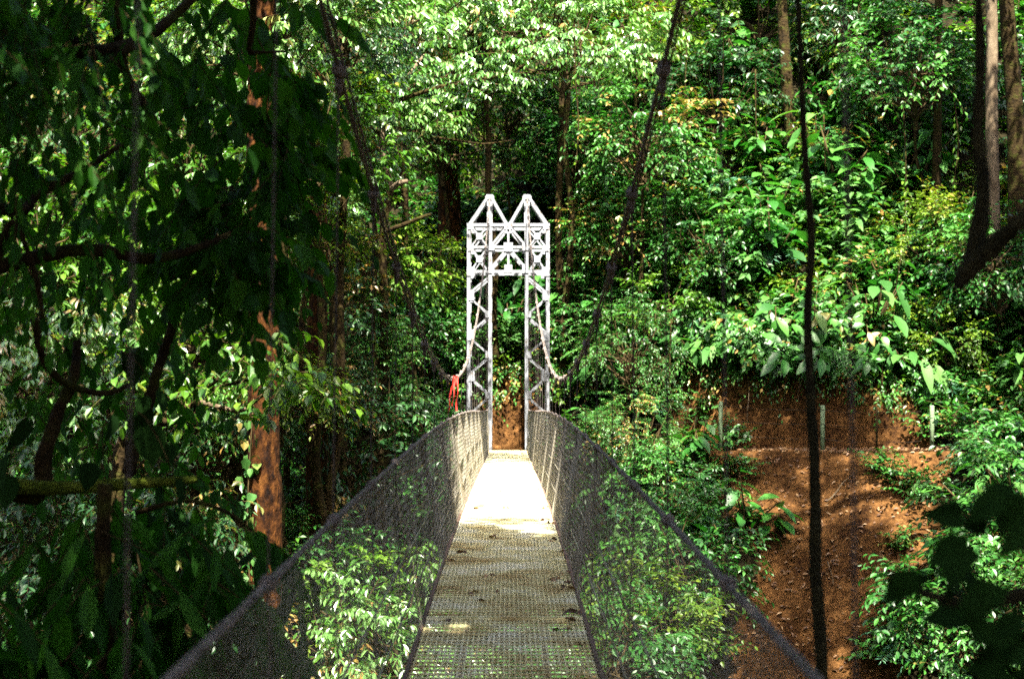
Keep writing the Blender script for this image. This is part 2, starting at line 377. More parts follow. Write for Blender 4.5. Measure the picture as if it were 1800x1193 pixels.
for sx in (-1, 1):
    # main cable
    g = G(); q = np.arange(D0, 38.36, 0.4); pts = np.stack([bxc(q) + sx * xc(q), q, np.minimum(zc(q), 4.66)], 1)
    tube(g, pts, 0.010, 8, lump=0.35); prisms(g, pts[:-1] + (0.020, 0, 0.006), pts[1:] + (0.020, 0, 0.006), 0.006, None, 6)
    g.obj('main_cable', ['rope'], br, OB)
    g = G(); q = np.arange(D0, 38.3, 0.17); tube(g, rail(q, sx), 0.012, 7, lump=0.15); g.obj('handrail_cable', ['rope'], br, OB)
    g = G(); q = np.arange(D0, 38.3, 0.5); tube(g, rail(q, sx, 0.55), 0.006, 5); tube(g, rail(q, sx, 0.28), 0.005, 5); g.obj('middle_wire', ['net'], br, OB)
    # chain-link mesh: zigzag wires between deck edge and handrail
    g = G(); st = 0.052; rows = 20
    base = np.arange(D0, D1 - 0.1, st)
    for k in range(rows):
        h0, h1 = 1.09 * k / rows, 1.09 * (k + 1) / rows
        wob = lambda dq, h: rail(dq, sx, 1.1) * (h / 1.1) + rail(dq, sx, 0.0) * (1 - h / 1.1) + np.stack([0.012 * np.sin(dq * 2.3 + h * 5), 0 * dq, 0 * dq], 1)
        off = 0 if k % 2 == 0 else st / 2
        P0 = wob(base + off, h0)
        prisms(g, P0, wob(base + off + st / 2, h1), 0.00105, None, 3)
        prisms(g, P0, wob(base + off - st / 2, h1), 0.00105, None, 3)
    g.obj('mesh_side', ['net'], br, OB)
    for d in HD:
        top = np.array([bxc(d) + sx * xc(d), d, float(np.minimum(zc(d), 4.6))]); bot = np.array([bxc(d) + sx * 0.545, d, zd(d) - 0.1])
        rr = rail(d, sx)
        pts = [bot, bot * 0.5 + rr * 0.5, rr, rr * 0.5 + top * 0.5, top] if top[2] > rr[2] + 0.1 else [bot, rr, top]
        g = G(); tube(g, pts, 0.0033, 6, sub=3)
        h = g.obj('hanger', ['rod'], br, OB)
        g = G(); tube(g, [top + (0, -0.06, -0.02), top + (0, -0.03, -0.01), top + (0, 0.03, 0.0), top + (0, 0.06, 0.01)], [0.014, 0.028, 0.028, 0.014], 8, lump=0.15)
        tube(g, [top + (0, 0, 0.03), top - (0, 0, 0.09)], [0.022, 0.012], 6)
        g.obj('cable_clamp', ['rope'], h, OB)
        g = G(); tube(g, [rr + (0, -0.045, 0), rr + (0, -0.02, 0), rr + (0, 0.02, 0), rr + (0, 0.045, 0)], [0.014, 0.024, 0.024, 0.014], 8, lump=0.2)
        g.obj('rail_clamp', ['rope'], h, OB)

# ------------------------------------------------------------------ the tower
tw = thing('bridge_tower', (-0.1, DT, -2.25), 'tall white lattice steel tower with two pointed peaks at the far end of the footbridge', 'tower')
OT = np.array([-0.1, DT, -2.25]); TX = 893.5
def TP(px, py, back=0.0):
    p = P(px, py, DT); p[1] += back; return p
YF = (0, 1, 0)
def tbar(g, x0, y0, x1, y1, wpx, back=0.0, dep=0.05, push=0.0):
    """flat bar lying in the tower's face, width in photo pixels"""
    a, b = TP(x0, y0, back + push), TP(x1, y1, back + push)
    box(g, a, b, wpx * DT / F, dep, YF)
def gus(g, x, y, hw, hh, back=0.0, push=-0.045):
    a, b = TP(x, y - hh, back + push), TP(x, y + hh, back + push); box(g, a, b, 2 * hw * DT / F, 0.012, YF)
for sx in (-1, 1):
    X = lambda off: TX + sx * off
    leg = thing('tmp', (0, 0, 0), None, None); bpy.data.objects.remove(leg)
    g = G()
    for back in (0.0, 1.15):                               # corner posts: angle sections
        for off in (69.5, 32.5):
            tbar(g, X(off), 803, X(off), 392, 5.6, back, 0.012, -0.035)
            e = 3.2 * (-1 if off > 50 else 1)
            a, b = TP(X(off + 0), 803, back), TP(X(off), 392, back)
            sh = np.array([-sx * e * DT / F * 0.9, 0.01, 0]); box(g, a + sh, b + sh, 0.012, 0.10, YF)
    column = g.obj('column', ['steel'], tw, OT)
    g = G(); bays = [(486.0, 556.0), (556.0, 627.0), (627.0, 698.0), (698.0, 769.0)]
    for back in (0.0, 1.15):
        for y0, y1 in bays:
            ym = (y0 + y1) / 2 - 8
            tbar(g, X(36), y0 + 2, X(66), ym, 3.4, back, 0.03, -0.01)
            tbar(g, X(66), ym + 12, X(36), y1 - 6, 3.4, back, 0.03, -0.01)
            gus(g, X(65), ym + 6, 4.8, 9, back, -0.055); gus(g, X(37), y1 - 4, 3.5, 6, back, -0.055)
    for off in (32.5, 69.5):                               # side lacing between front and rear posts
        for k in range(5):
            y0, y1 = 486 + 62 * k, 486 + 62 * (k + 1)
            box(g, TP(X(off), y0, 0.02), TP(X(off), y1, 1.13), 0.012, 0.05, (0, 0.3, 1)); box(g, TP(X(off), y0, 0.02), TP(X(off), y0, 1.13), 0.012, 0.05)
    g.obj('lacing', ['steel'], column, OT)
    for back in (0.0, 1.15):
        g = G()
        for (ya, yb) in ((396, 434), (434, 476)):
            yc = (ya + yb) / 2
            for (u, v) in ((38, ya + 3), (64, ya + 3), (38, yb - 3), (64, yb - 3)): tbar(g, X(u), v, X(51), yc, 3.0, back, 0.02, -0.012)
            gus(g, X(51), yc, 5.5, 6, back) if back == 0 else None; gus(g, X(66), ya + 2, 5, 5, back, -0.056)
        gus(g, X(66), 477, 7, 8, back, -0.056)
        g.obj('head_panel', ['steel'], column, OT)
    g = G()
    tbar(g, X(33), 392, X(33), 343, 10, 0, 0.16, 0.3)
    for back in (0.0, 1.15):
        tbar(g, X(36), 345, X(68), 392, 4.6, back * 0.25 + 0.05, 0.05); tbar(g, X(30), 345, X(3), 392, 4.6, back * 0.25 + 0.05, 0.05)
    for off in (68, 33, 3): box(g, TP(X(33), 346, 0.3), TP(X(off), 391, 1.12), 0.05, 0.05)
    gus(g, X(33), 345, 8, 3, 0.3, -0.09)
    tube(g, [TP(X(33) - 6, 346, 0.3), TP(X(33) + 6, 346, 0.3)], 0.11, 12)
    g.obj('peak_frame', ['steel'], tw, OT)
    g = G(); a = TP(X(51), 803, 0.55); box(g, a - (0.5, 0, 0.1), a + (0.5, 0, -0.1), 1.5, 0.35); g.obj('footing', ['bark_pale'], tw, OT)
for back in (0.0, 1.15):
    g = G()
    for y, wd in ((395, 5.5), (434, 4.5), (477, 5.0)): tbar(g, 820.5, y, 966.5, y, wd, back, 0.06, -0.02)
    for s in (-1, 1):
        tbar(g, TX + s * 4, 400, TX + s * 30, 431, 3.8, back, 0.03, -0.03); tbar(g, TX + s * 4, 439, TX + s * 30, 470, 3.8, back, 0.03, -0.03)
        gus(g, TX + s * 30, 433, 5.5, 7, back, -0.06); gus(g, TX + s * 30, 472, 5.5, 8, back, -0.06)
    tbar(g, TX, 398, TX, 476, 3.6, back, 0.03, -0.012)
    gus(g, TX, 397, 7, 6, back, -0.06); gus(g, TX, 434, 8, 8, back, -0.06) if back == 0 else None; gus(g, TX, 472, 7, 7, back, -0.06)
    g.obj('portal_truss', ['steel'], tw, OT)
g = G()
for s in (-1, 1):
    for off in (69.5, 32.5):
        for y in (395, 434, 477): box(g, TP(TX + s * off, y, 0.02), TP(TX + s * off, y, 1.1), 0.05, 0.07)
g.obj('cross_tie', ['steel'], tw, OT)

# red and white tape hanging on the left cable
g = G(); d = 15.2
for k in range(3):
    n = 14; t = np.linspace(0, 1, n); x = -0.60 + (-0.035, 0.0, 0.03)[k] * 0.7 - 0.05 * t * (1.2, 0.8, 0.3)[k] + 0.008 * np.sin(t * 9 + k * 2); y = d + 0.02 * np.sin(t * 7 + k) + 0.02 * k
    z = -0.06 - (0.40, 0.33, 0.38)[k] * t; wd = 0.008 + 0.003 * np.sin(t * 5 + k)
    for sgn, off in ((1, 0), (-1, 0.002)):
        V = np.concatenate([np.stack([x - wd, y + off, z], 1), np.stack([x + wd, y + 0.012 + off, z], 1)])
        T = [q for i in range(n - 1) for q in ((i, i + 1, n + i + 1), (i, n + i + 1, n + i))]
        g.add(V, T)
o = g.obj('warning_tape', ['redtape']); tag(o, 'red and white tape hanging from the lowest point of the left main cable', 'tape')

# leaves lying on the deck
def deck_leaf(k):
    d = RND.choice([8, 8.4, 9, 9.6, 10.4, 11, 11.8, 12.5, 13.5, 15, 17, 20, 24]) + RND.uniform(-0.3, 0.3)
    x = RND.choice([-1, 1, 1]) * RND.uniform(0.36, 0.49) if RND.random() < 0.85 else RND.uniform(-0.3, 0.3)
    n = RND.choice([1, 2, 3]); g = G()
    leaves(g, np.zeros((n, 3)) + rng.normal(0, 0.012, (n, 3)) * (1, 1, 0.2), rdir(n, -0.05, 0.2), rdir(n, 0.6, 1), rng.uniform(0.05, 0.09, n), rng.uniform(0.03, 0.045, n), 'oval', 0, fold=0.3, curl=0.5)
    o = g.obj('fallen_leaf', ['dead']); o.location = (float(bxc(d)) + x, d, float(zd(d)) + 0.018)
    tag(o, 'small dry brown leaf lying on the metal deck grating', 'leaf', 'dry leaves fallen on the bridge deck')
for k in range(34): deck_leaf(k)

# ------------------------------------------------------------------ plant library
def crown_mesh(name, rx, rz, ncl, nsp, nl, L, W, prof, mats, droop, ldroop, spread=0.8, spl=0.9, seed=0, fill=0.35, limb=0.06, twig=0.007, jit=0.25):
    """a crown round (0,0,0): limbs to leafy clumps spread through an uneven ellipsoid"""
    global rng
    keep = rng; rng = np.random.default_rng(seed)
    g = G(); dirs = rdir(ncl, -0.55, 1.0); rad = rng.uniform(fill, 1.0, ncl) ** 0.6 * rng.uniform(0.8, 1.12, ncl)
    C = dirs * rad[:, None] * np.array([rx, rx, rz]); base = np.array([0, 0, -rz * 0.75])
    tube(g, [base * 1.05, base * 0.5, base * 0.0 + (0.05, 0.02, 0.1 * rz)], np.array([1.1, 0.8, 0.4]) * limb, 6, 1, 0.1, 2, caps=False); b0 = base
    for c in C:
        base = b0 * rng.uniform(0.0, 1.0); mid = base * 0.5 + c * 0.5 + rng.normal(0, 0.12, 3) * rx * 0.6; mid[2] -= 0.05 * rz
        tube(g, [base, base * 0.75 + c * 0.25 + rng.normal(0, 0.05, 3) * rx, mid, c], np.array([1, 0.7, 0.45, 0.18]) * limb * 0.7, 5, 1, 0.1, caps=False)
    O = np.repeat(C, nsp, 0) + rng.normal(0, 0.16, (ncl * nsp, 3)); out = unit(np.repeat(unit(C + 1e-6), nsp, 0) * 0.7 + rdir(ncl * nsp, -0.35, 0.8))
    rb = np.repeat(rng.random(ncl), nsp)
    sprays(g, O, out, rng.uniform(0.55, 1.1, ncl * nsp) * spl, nl, L, W, prof, 0, 1, droop, ldroop, spread, twig, jit, rb)
    me = g.mesh(name, mats); rng = keep
    return me
LIB = {}
def lib(key, n, *a, **k): LIB[key] = [crown_mesh('crown', *a, seed=hash_(key) + i, **k) for i in range(n)]
def hash_(s): return sum(ord(c) * (i + 3) for i, c in enumerate(s))
lib('pin', 3, 2.4, 1.7, 34, 8, 12, 0.25, 0.095, 'lance', ['gloss', 'twig'], 0.35, 0.75, 0.8, 0.95)
lib('oval', 3, 2.2, 1.9, 36, 10, 8, 0.24, 0.13, 'oval', ['oval', 'twig'], 0.35, 0.35)
lib('emer', 3, 2.0, 1.8, 38, 10, 8, 0.22, 0.115, 'oval', ['emerald', 'twig'], 0.35, 0.35)
lib('yell', 2, 1.8, 1.5, 30, 10, 8, 0.20, 0.10, 'oval', ['yellow', 'twig'], 0.3, 0.3)
lib('fine', 2, 1.8, 1.8, 40, 13, 13, 0.12, 0.055, 'small', ['emerald', 'twig'], 0.5, 0.45, spl=0.8)
lib('dark', 2, 2.0, 1.9, 34, 10, 9, 0.21, 0.09, 'lance', ['dark', 'twig'], 0.4, 0.5)
lib('pale', 2, 1.3, 1.1, 16, 7, 7, 0.30, 0.15, 'oval', ['pale', 'twig'], 0.25, 0.25, spl=0.7)
lib('canopy', 2, 4.2, 2.4, 70, 14, 9, 0.36, 0.19, 'small', ['dark', 'twig'], 0.3, 0.2, spl=1.5, limb=0.12)
SP = {'pin': ('gloss', 'tree with glossy drooping leaflets'), 'oval': ('oval', 'leafy green tree'), 'emer': ('emer', 'emerald green tree with dense leaves'),
      'yell': ('y', 'yellow green bushy tree'), 'fine': ('f', 'tree with fine small leaves'), 'dark': ('d', 'dark green tree with narrow leaves'), 'pale': ('p', 'pale shrub with broad leaves'), 'canopy': ('c', 'tall unseen tree added for shade')}
RZ = {'pin': 1.7, 'oval': 1.9, 'emer': 1.8, 'yell': 1.5, 'fine': 1.8, 'dark': 1.9, 'pale': 1.1, 'canopy': 2.4}

def tree(kind, c, s, label, bark='bark_moss', tr=None, lean=None, group=None, name=None, cat='tree', flat=1.0, leanv=None):
    c = np.asarray(c, float); bx_, by_ = c[0] + RND.uniform(-0.5, 0.5), c[1] + RND.uniform(0.1, 0.8)
    if lean is not None: bx_, by_ = c[0] + lean[0], c[1] + lean[1]
    z0 = float(H(bx_, by_)) - 0.2
    t = thing(name or {'pale': 'broadleaf_shrub'}.get(kind, 'jungle_tree'), (bx_, by_, z0), label, cat, group)
    top = c - np.array([0, 0, RZ[kind] * 0.72 * s * flat]); b = np.array([bx_, by_, z0]); top[2] = max(top[2], z0 + 0.15)
    h = top[2] - z0; r = tr or (0.03 + 0.006 * h) * max(0.6, min(1.2, s))
    n = max(4, int(h / 1.2)); u = np.linspace(0, 1, n)[:, None]; pts = b * (1 - u) + top * u
    if kind == 'canopy':                                   # stands upright, then bends over to its crown
        k = np.clip((u - 0.72) / 0.28, 0, 1); pts[:, :2] = b[:2] * (1 - k) + top[:2] * k
        pts[:, 2:] = z0 + (top[2] + 1 - z0) * np.clip(u / 0.8, 0, 1) - np.clip((u - 0.8) / 0.2, 0, 1)
    pts[1:-1] += rng.normal(0, 0.03 + 0.007 * h, (n - 2, 3)) * (1, 1, 0.2)
    g = G(); tube(g, pts, r * (1.25 - 0.55 * u[:, 0]), 9, 0, 0.08, 3); g.obj('trunk', [bark], t, b)
    k = LIB[kind][RND.randrange(len(LIB[kind]))]
    link('crown', k, t, tuple(c - b), (RND.uniform(-0.12, 0.12), RND.uniform(-0.12, 0.12), RND.uniform(0, 6.28)), (s, s, s * flat))
    return t

# ---- trees and bushes seen in the photograph: kind, px, py, distance, size, phrase for where it stands
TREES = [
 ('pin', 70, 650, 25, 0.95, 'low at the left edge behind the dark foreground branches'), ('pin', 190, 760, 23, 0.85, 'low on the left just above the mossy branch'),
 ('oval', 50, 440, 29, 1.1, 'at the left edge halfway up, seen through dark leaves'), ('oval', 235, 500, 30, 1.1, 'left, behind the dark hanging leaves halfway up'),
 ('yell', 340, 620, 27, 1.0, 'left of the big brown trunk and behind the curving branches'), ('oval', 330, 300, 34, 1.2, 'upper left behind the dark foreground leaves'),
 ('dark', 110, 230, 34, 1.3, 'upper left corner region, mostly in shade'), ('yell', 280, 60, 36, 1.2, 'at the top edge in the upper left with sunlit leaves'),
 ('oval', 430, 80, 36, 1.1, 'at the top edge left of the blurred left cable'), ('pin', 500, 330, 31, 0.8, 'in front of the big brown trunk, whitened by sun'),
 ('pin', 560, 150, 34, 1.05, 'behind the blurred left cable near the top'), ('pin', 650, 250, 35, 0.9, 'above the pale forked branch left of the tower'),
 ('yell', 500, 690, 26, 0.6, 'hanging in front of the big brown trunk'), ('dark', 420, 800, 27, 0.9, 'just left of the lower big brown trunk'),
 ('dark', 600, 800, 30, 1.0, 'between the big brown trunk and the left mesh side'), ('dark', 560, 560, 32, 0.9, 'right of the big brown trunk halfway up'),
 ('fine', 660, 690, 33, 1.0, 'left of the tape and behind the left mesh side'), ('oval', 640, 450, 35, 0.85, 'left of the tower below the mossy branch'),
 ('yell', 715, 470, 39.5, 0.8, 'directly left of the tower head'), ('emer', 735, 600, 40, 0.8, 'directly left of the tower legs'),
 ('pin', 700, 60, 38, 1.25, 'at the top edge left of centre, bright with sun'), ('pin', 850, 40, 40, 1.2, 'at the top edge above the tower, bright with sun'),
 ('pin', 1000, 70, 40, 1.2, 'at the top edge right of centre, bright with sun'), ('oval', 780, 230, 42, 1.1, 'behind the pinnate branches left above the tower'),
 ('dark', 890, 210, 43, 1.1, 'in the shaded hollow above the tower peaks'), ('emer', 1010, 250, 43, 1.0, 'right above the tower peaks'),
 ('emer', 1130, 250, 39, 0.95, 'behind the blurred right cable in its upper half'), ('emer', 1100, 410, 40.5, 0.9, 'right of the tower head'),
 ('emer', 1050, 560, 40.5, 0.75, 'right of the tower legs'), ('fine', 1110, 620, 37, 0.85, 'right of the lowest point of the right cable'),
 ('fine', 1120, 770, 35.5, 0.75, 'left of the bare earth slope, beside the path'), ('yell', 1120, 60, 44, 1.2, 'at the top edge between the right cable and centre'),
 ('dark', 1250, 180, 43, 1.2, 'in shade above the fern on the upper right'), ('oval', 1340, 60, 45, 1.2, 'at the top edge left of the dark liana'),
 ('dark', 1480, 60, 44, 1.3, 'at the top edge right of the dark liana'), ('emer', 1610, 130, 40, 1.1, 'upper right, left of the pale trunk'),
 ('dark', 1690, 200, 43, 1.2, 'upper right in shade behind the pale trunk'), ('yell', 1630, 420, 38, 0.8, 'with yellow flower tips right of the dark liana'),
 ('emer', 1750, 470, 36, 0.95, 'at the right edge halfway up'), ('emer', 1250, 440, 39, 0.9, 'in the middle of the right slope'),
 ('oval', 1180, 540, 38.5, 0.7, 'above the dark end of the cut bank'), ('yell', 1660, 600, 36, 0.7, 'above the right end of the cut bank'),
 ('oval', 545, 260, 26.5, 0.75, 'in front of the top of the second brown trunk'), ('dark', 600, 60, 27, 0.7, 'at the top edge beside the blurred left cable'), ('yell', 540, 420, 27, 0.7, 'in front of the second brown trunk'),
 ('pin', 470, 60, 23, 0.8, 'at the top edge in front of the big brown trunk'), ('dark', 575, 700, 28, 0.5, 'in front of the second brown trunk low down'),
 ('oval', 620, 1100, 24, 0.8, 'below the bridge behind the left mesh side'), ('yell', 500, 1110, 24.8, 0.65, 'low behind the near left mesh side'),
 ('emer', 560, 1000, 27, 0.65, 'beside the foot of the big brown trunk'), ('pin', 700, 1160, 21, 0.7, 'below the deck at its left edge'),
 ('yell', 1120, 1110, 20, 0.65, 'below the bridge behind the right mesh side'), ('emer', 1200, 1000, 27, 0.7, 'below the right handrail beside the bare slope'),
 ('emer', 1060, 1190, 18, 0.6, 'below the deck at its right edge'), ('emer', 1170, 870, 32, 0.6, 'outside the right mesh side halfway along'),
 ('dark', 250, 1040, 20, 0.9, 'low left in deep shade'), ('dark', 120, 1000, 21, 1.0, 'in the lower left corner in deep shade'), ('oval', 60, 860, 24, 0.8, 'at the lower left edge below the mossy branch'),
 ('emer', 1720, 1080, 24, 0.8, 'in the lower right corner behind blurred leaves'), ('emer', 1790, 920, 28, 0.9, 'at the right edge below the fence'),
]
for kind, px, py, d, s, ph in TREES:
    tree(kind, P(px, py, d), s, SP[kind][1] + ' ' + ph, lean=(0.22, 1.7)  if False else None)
# unseen tall trees added as sun blockers: crowns shade deck, slopes and foreground
for i, (x, d, z, s, *ln) in enumerate([(7.2, 25.2, 13.5, 0.55, 12), (6.3, 19.3, 13.2, 0.72, 12), (0, 25.3, 11.8, 0.62, 19), (-10, 17, 12, 0.8, -9), (-7, 13, 11, 0.8, -8), (-9, -4, 9.5, 1.2), (-3.5, -8, 10, 1.2), (4, -8, 10, 1.2), (9.5, -5, 9, 1.2), (0.5, -1.5, 11, 1.2), (0.2, 2.6, 11.5, 0.75), (-0.5, -5.5, 11, 1.1), (6, 2, 11.5, 1.1), (-5.5, 2.5, 9.5, 1.1),
                                  (11, 6, 10, 1.2), (-1, 4.8, 10.5, 0.8), (5, -3.5, 11, 1.2), (4.5, 3.0, 13.0, 0.8), (-12, 6, 9, 1.2), (-8.5, 10, 8, 0.9),
                                  (14, 14, 9, 1.2), (18, 30, 15, 1.3), (19, 14, 14, 1.2), (17, 25, 13, 1.0)]):
    tree('canopy', (x, d, z), s, 'unseen tall tree added to shade the bridge and slopes', bark='bark', tr=0.22, group='unseen tall trees added for shade',
         lean=(ln[0] if ln else (5 if x > 0 else -5) if abs(x) < 6 else 1.0, -3.0))

# ------------------------------------------------------------------ distinct trunks
def trunk_tree(pts, r, label, bark, crown=None, cs=0.8, leafy=0, name='jungle_tree', crown_kind='oval'):
    pts = [np.asarray(p, float) for p in pts]; b = pts[0].copy(); b[2] = float(H(b[0], b[1])) - 0.3
    t = thing(name, b, label, 'tree')
    g = G(); allp = [b] + pts if pts[0][2] > b[2] + 0.5 else [b] + pts[1:]
    tube(g, allp, np.linspace(r * 1.25, r * 0.8, len(allp)), 14, 0, 0.05, 10); g.obj('trunk', [bark], t, b)
    if crown is not None: link('crown', LIB[crown_kind][0], t, tuple(np.asarray(crown) - b), (0, 0, RND.uniform(0, 6)), (cs,) * 3)
    return t, b
t, b = trunk_tree([P(468, 1050, 22), P(463, 800, 22), P(466, 500, 22), P(455, 250, 22), P(462, -60, 22)], 0.235, 'big rough brown trunk standing left of the bridge, leafy crown above the picture', 'bark', P(450, -250, 22), 0.9)
g = G(); n = 60; q = rng.uniform(0, 1, n); pz = P(440, 720, 21.8) * (1 - q[:, None]) + P(450, 1020, 21.8) * q[:, None] + rng.normal(0, 0.09, (n, 3)) * (1, 0.6, 1)
leaves(g, pz, np.array([0, -0.2, -1]) + rng.normal(0, 0.35, (n, 3)), np.array([0, -1, 0.5]) + rng.normal(0, 0.3, (n, 3)), rng.uniform(0.12, 0.22, n), rng.uniform(0.09, 0.16, n), 'heart', 0)
tube(g, [P(442, 1050, 21.75), P(436, 900, 21.75), P(446, 700, 21.75)], 0.012, 5, 1, sub=4)
o = g.obj('climbing_vine', ['pale', 'twig'], None, tuple(P(442, 1050, 21.75))); o.location = tuple(P(442, 1050, 21.75)); tag(o, 'climbing vine with pale heart shaped leaves on the big brown trunk', 'vine')
trunk_tree([P(558, 820, 29), P(556, 640, 29), P(560, 430, 29), P(556, 120, 29)], 0.20, 'second brown trunk, right of the big one and paler on one side', 'bark', P(560, -80, 29), 0.8)
trunk_tree([P(598, 800, 31), P(592, 600, 31), P(590, 400, 31), P(610, 60, 31)], 0.15, 'slim dark trunk close behind the second brown trunk', 'bark_moss', P(610, -60, 31), 0.7)
trunk_tree([P(790, 420, 44), P(786, 200, 44), P(770, -40, 44)], 0.33, 'thick red brown trunk in shade above left of the tower', 'bark', P(770, -220, 44), 1.0)
trunk_tree([P(1405, 420, 42), P(1395, 260, 42), P(1380, 60, 42), P(1375, -60, 42)], 0.17, 'mossy orange brown trunk just left of the dark liana', 'bark_moss', P(1375, -200, 42), 0.9)
trunk_tree([P(1748, 420, 37), P(1746, 200, 37), P(1748, 40, 37), P(1747, -80, 37)], 0.16, 'straight pale trunk near the upper right corner', 'bark_pale', P(1747, -250, 37), 0.9)
trunk_tree([P(1790, 420, 38), P(1788, 200, 38), P(1776, 40, 38), P(1772, -80, 38)], 0.22, 'red brown trunk at the upper right edge', 'bark_moss', P(1772, -250, 38), 0.9)
trunk_tree([P(1640, 560, 40), P(1644, 420, 40), P(1650, 250, 40), P(1655, -60, 40)], 0.13, 'slim brown trunk right of the yellow flowering tree', 'bark_moss', P(1655, -200, 40), 0.8)
trunk_tree([P(985, 520, 41), P(982, 380, 41), P(988, 200, 41), P(985, -60, 41)], 0.10, 'thin mossy trunk close to the right of the tower', 'bark_moss', P(985, -200, 41), 0.7)
trunk_tree([P(900, 790, 40.4), P(896, 700, 40.6), P(890, 620, 41)], 0.26, 'short dark brown stump seen through the tower opening', 'bark', P(893, 590, 40.6), 0.28, crown_kind='pale')

# pale forked tree left of the tower
def limbs_tree(label, base, limbs, bark, mossy=None, name='jungle_tree', part='limb', cat='tree', lump=0.15):
    t = thing(name, base, label, cat)
    for pts, r0, r1, bk in limbs:
        g = G(); tube(g, pts, np.linspace(r0, r1, len(pts)), 8, 0, lump, 5); g.obj(part, [bk or bark], t, base)
    return t
b = P(676, 760, 33); b[2] = float(H(b[0], b[1])) - 0.2
ft = limbs_tree('pale forked tree with sunlit crooked limbs left of the tower', b, [
    ([b, P(668, 800, 33), P(676, 560, 33), P(672, 420, 33), P(686, 330, 33)], 0.12, 0.09, 'bark_moss'),
    ([P(686, 330, 33), P(674, 285, 32.8), P(672, 230, 32.8), P(690, 170, 33), P(745, 95, 33.4)], 0.10, 0.035, 'bark_pale'),
    ([P(684, 335, 33), P(700, 322, 32.8), P(716, 318, 32.7)], 0.08, 0.05, 'bark_pale'),
    ([P(672, 408, 32.9), P(700, 398, 32.6), P(735, 384, 32.4), P(758, 376, 32.3)], 0.06, 0.035, 'bark_moss'),
    ([P(700, 175, 33), P(760, 155, 33), P(830, 140, 33.4), P(900, 125, 34), P(960, 80, 34)], 0.06, 0.03, 'bark_moss'),
    ([P(760, 240, 34.5), P(800, 245, 34.5), P(850, 252, 35), P(905, 245, 35)], 0.03, 0.02, 'bark_moss'),
    ([P(672, 240, 33), P(630, 200, 33), P(580, 120, 33.5), P(560, 40, 34)], 0.06, 0.02, 'bark_moss')], 'bark_pale')
g = G()
O = []; Dn = []
for a, bb, n in ((P(690, 170, 33), P(760, 90, 33), 26), (P(760, 155, 33), P(960, 80, 34), 60), (P(630, 200, 33), P(560, 60, 34), 40), (P(700, 300, 32.7), P(680, 200, 32.7), 10), (P(960, 80, 34), P(1100, 90, 34), 40), (P(600, 330, 32), P(460, 320, 32), 30)):
    q = rng.random(n)[:, None]; O.append(a * (1 - q) + bb * q + rng.normal(0, 0.25, (n, 3)))
O = np.concatenate(O); Dn = rdir(len(O), -0.2, 0.5); Dn[:, 1] -= 0.3
sprays(g, O, Dn, rng.uniform(0.8, 1.3, len(O)), 15, 0.22, 0.085, 'lance', 0, 1, 0.3, 0.8, 0.8, 0.008, 0.18)
g.obj('foliage', ['gloss', 'twig'], ft, b)

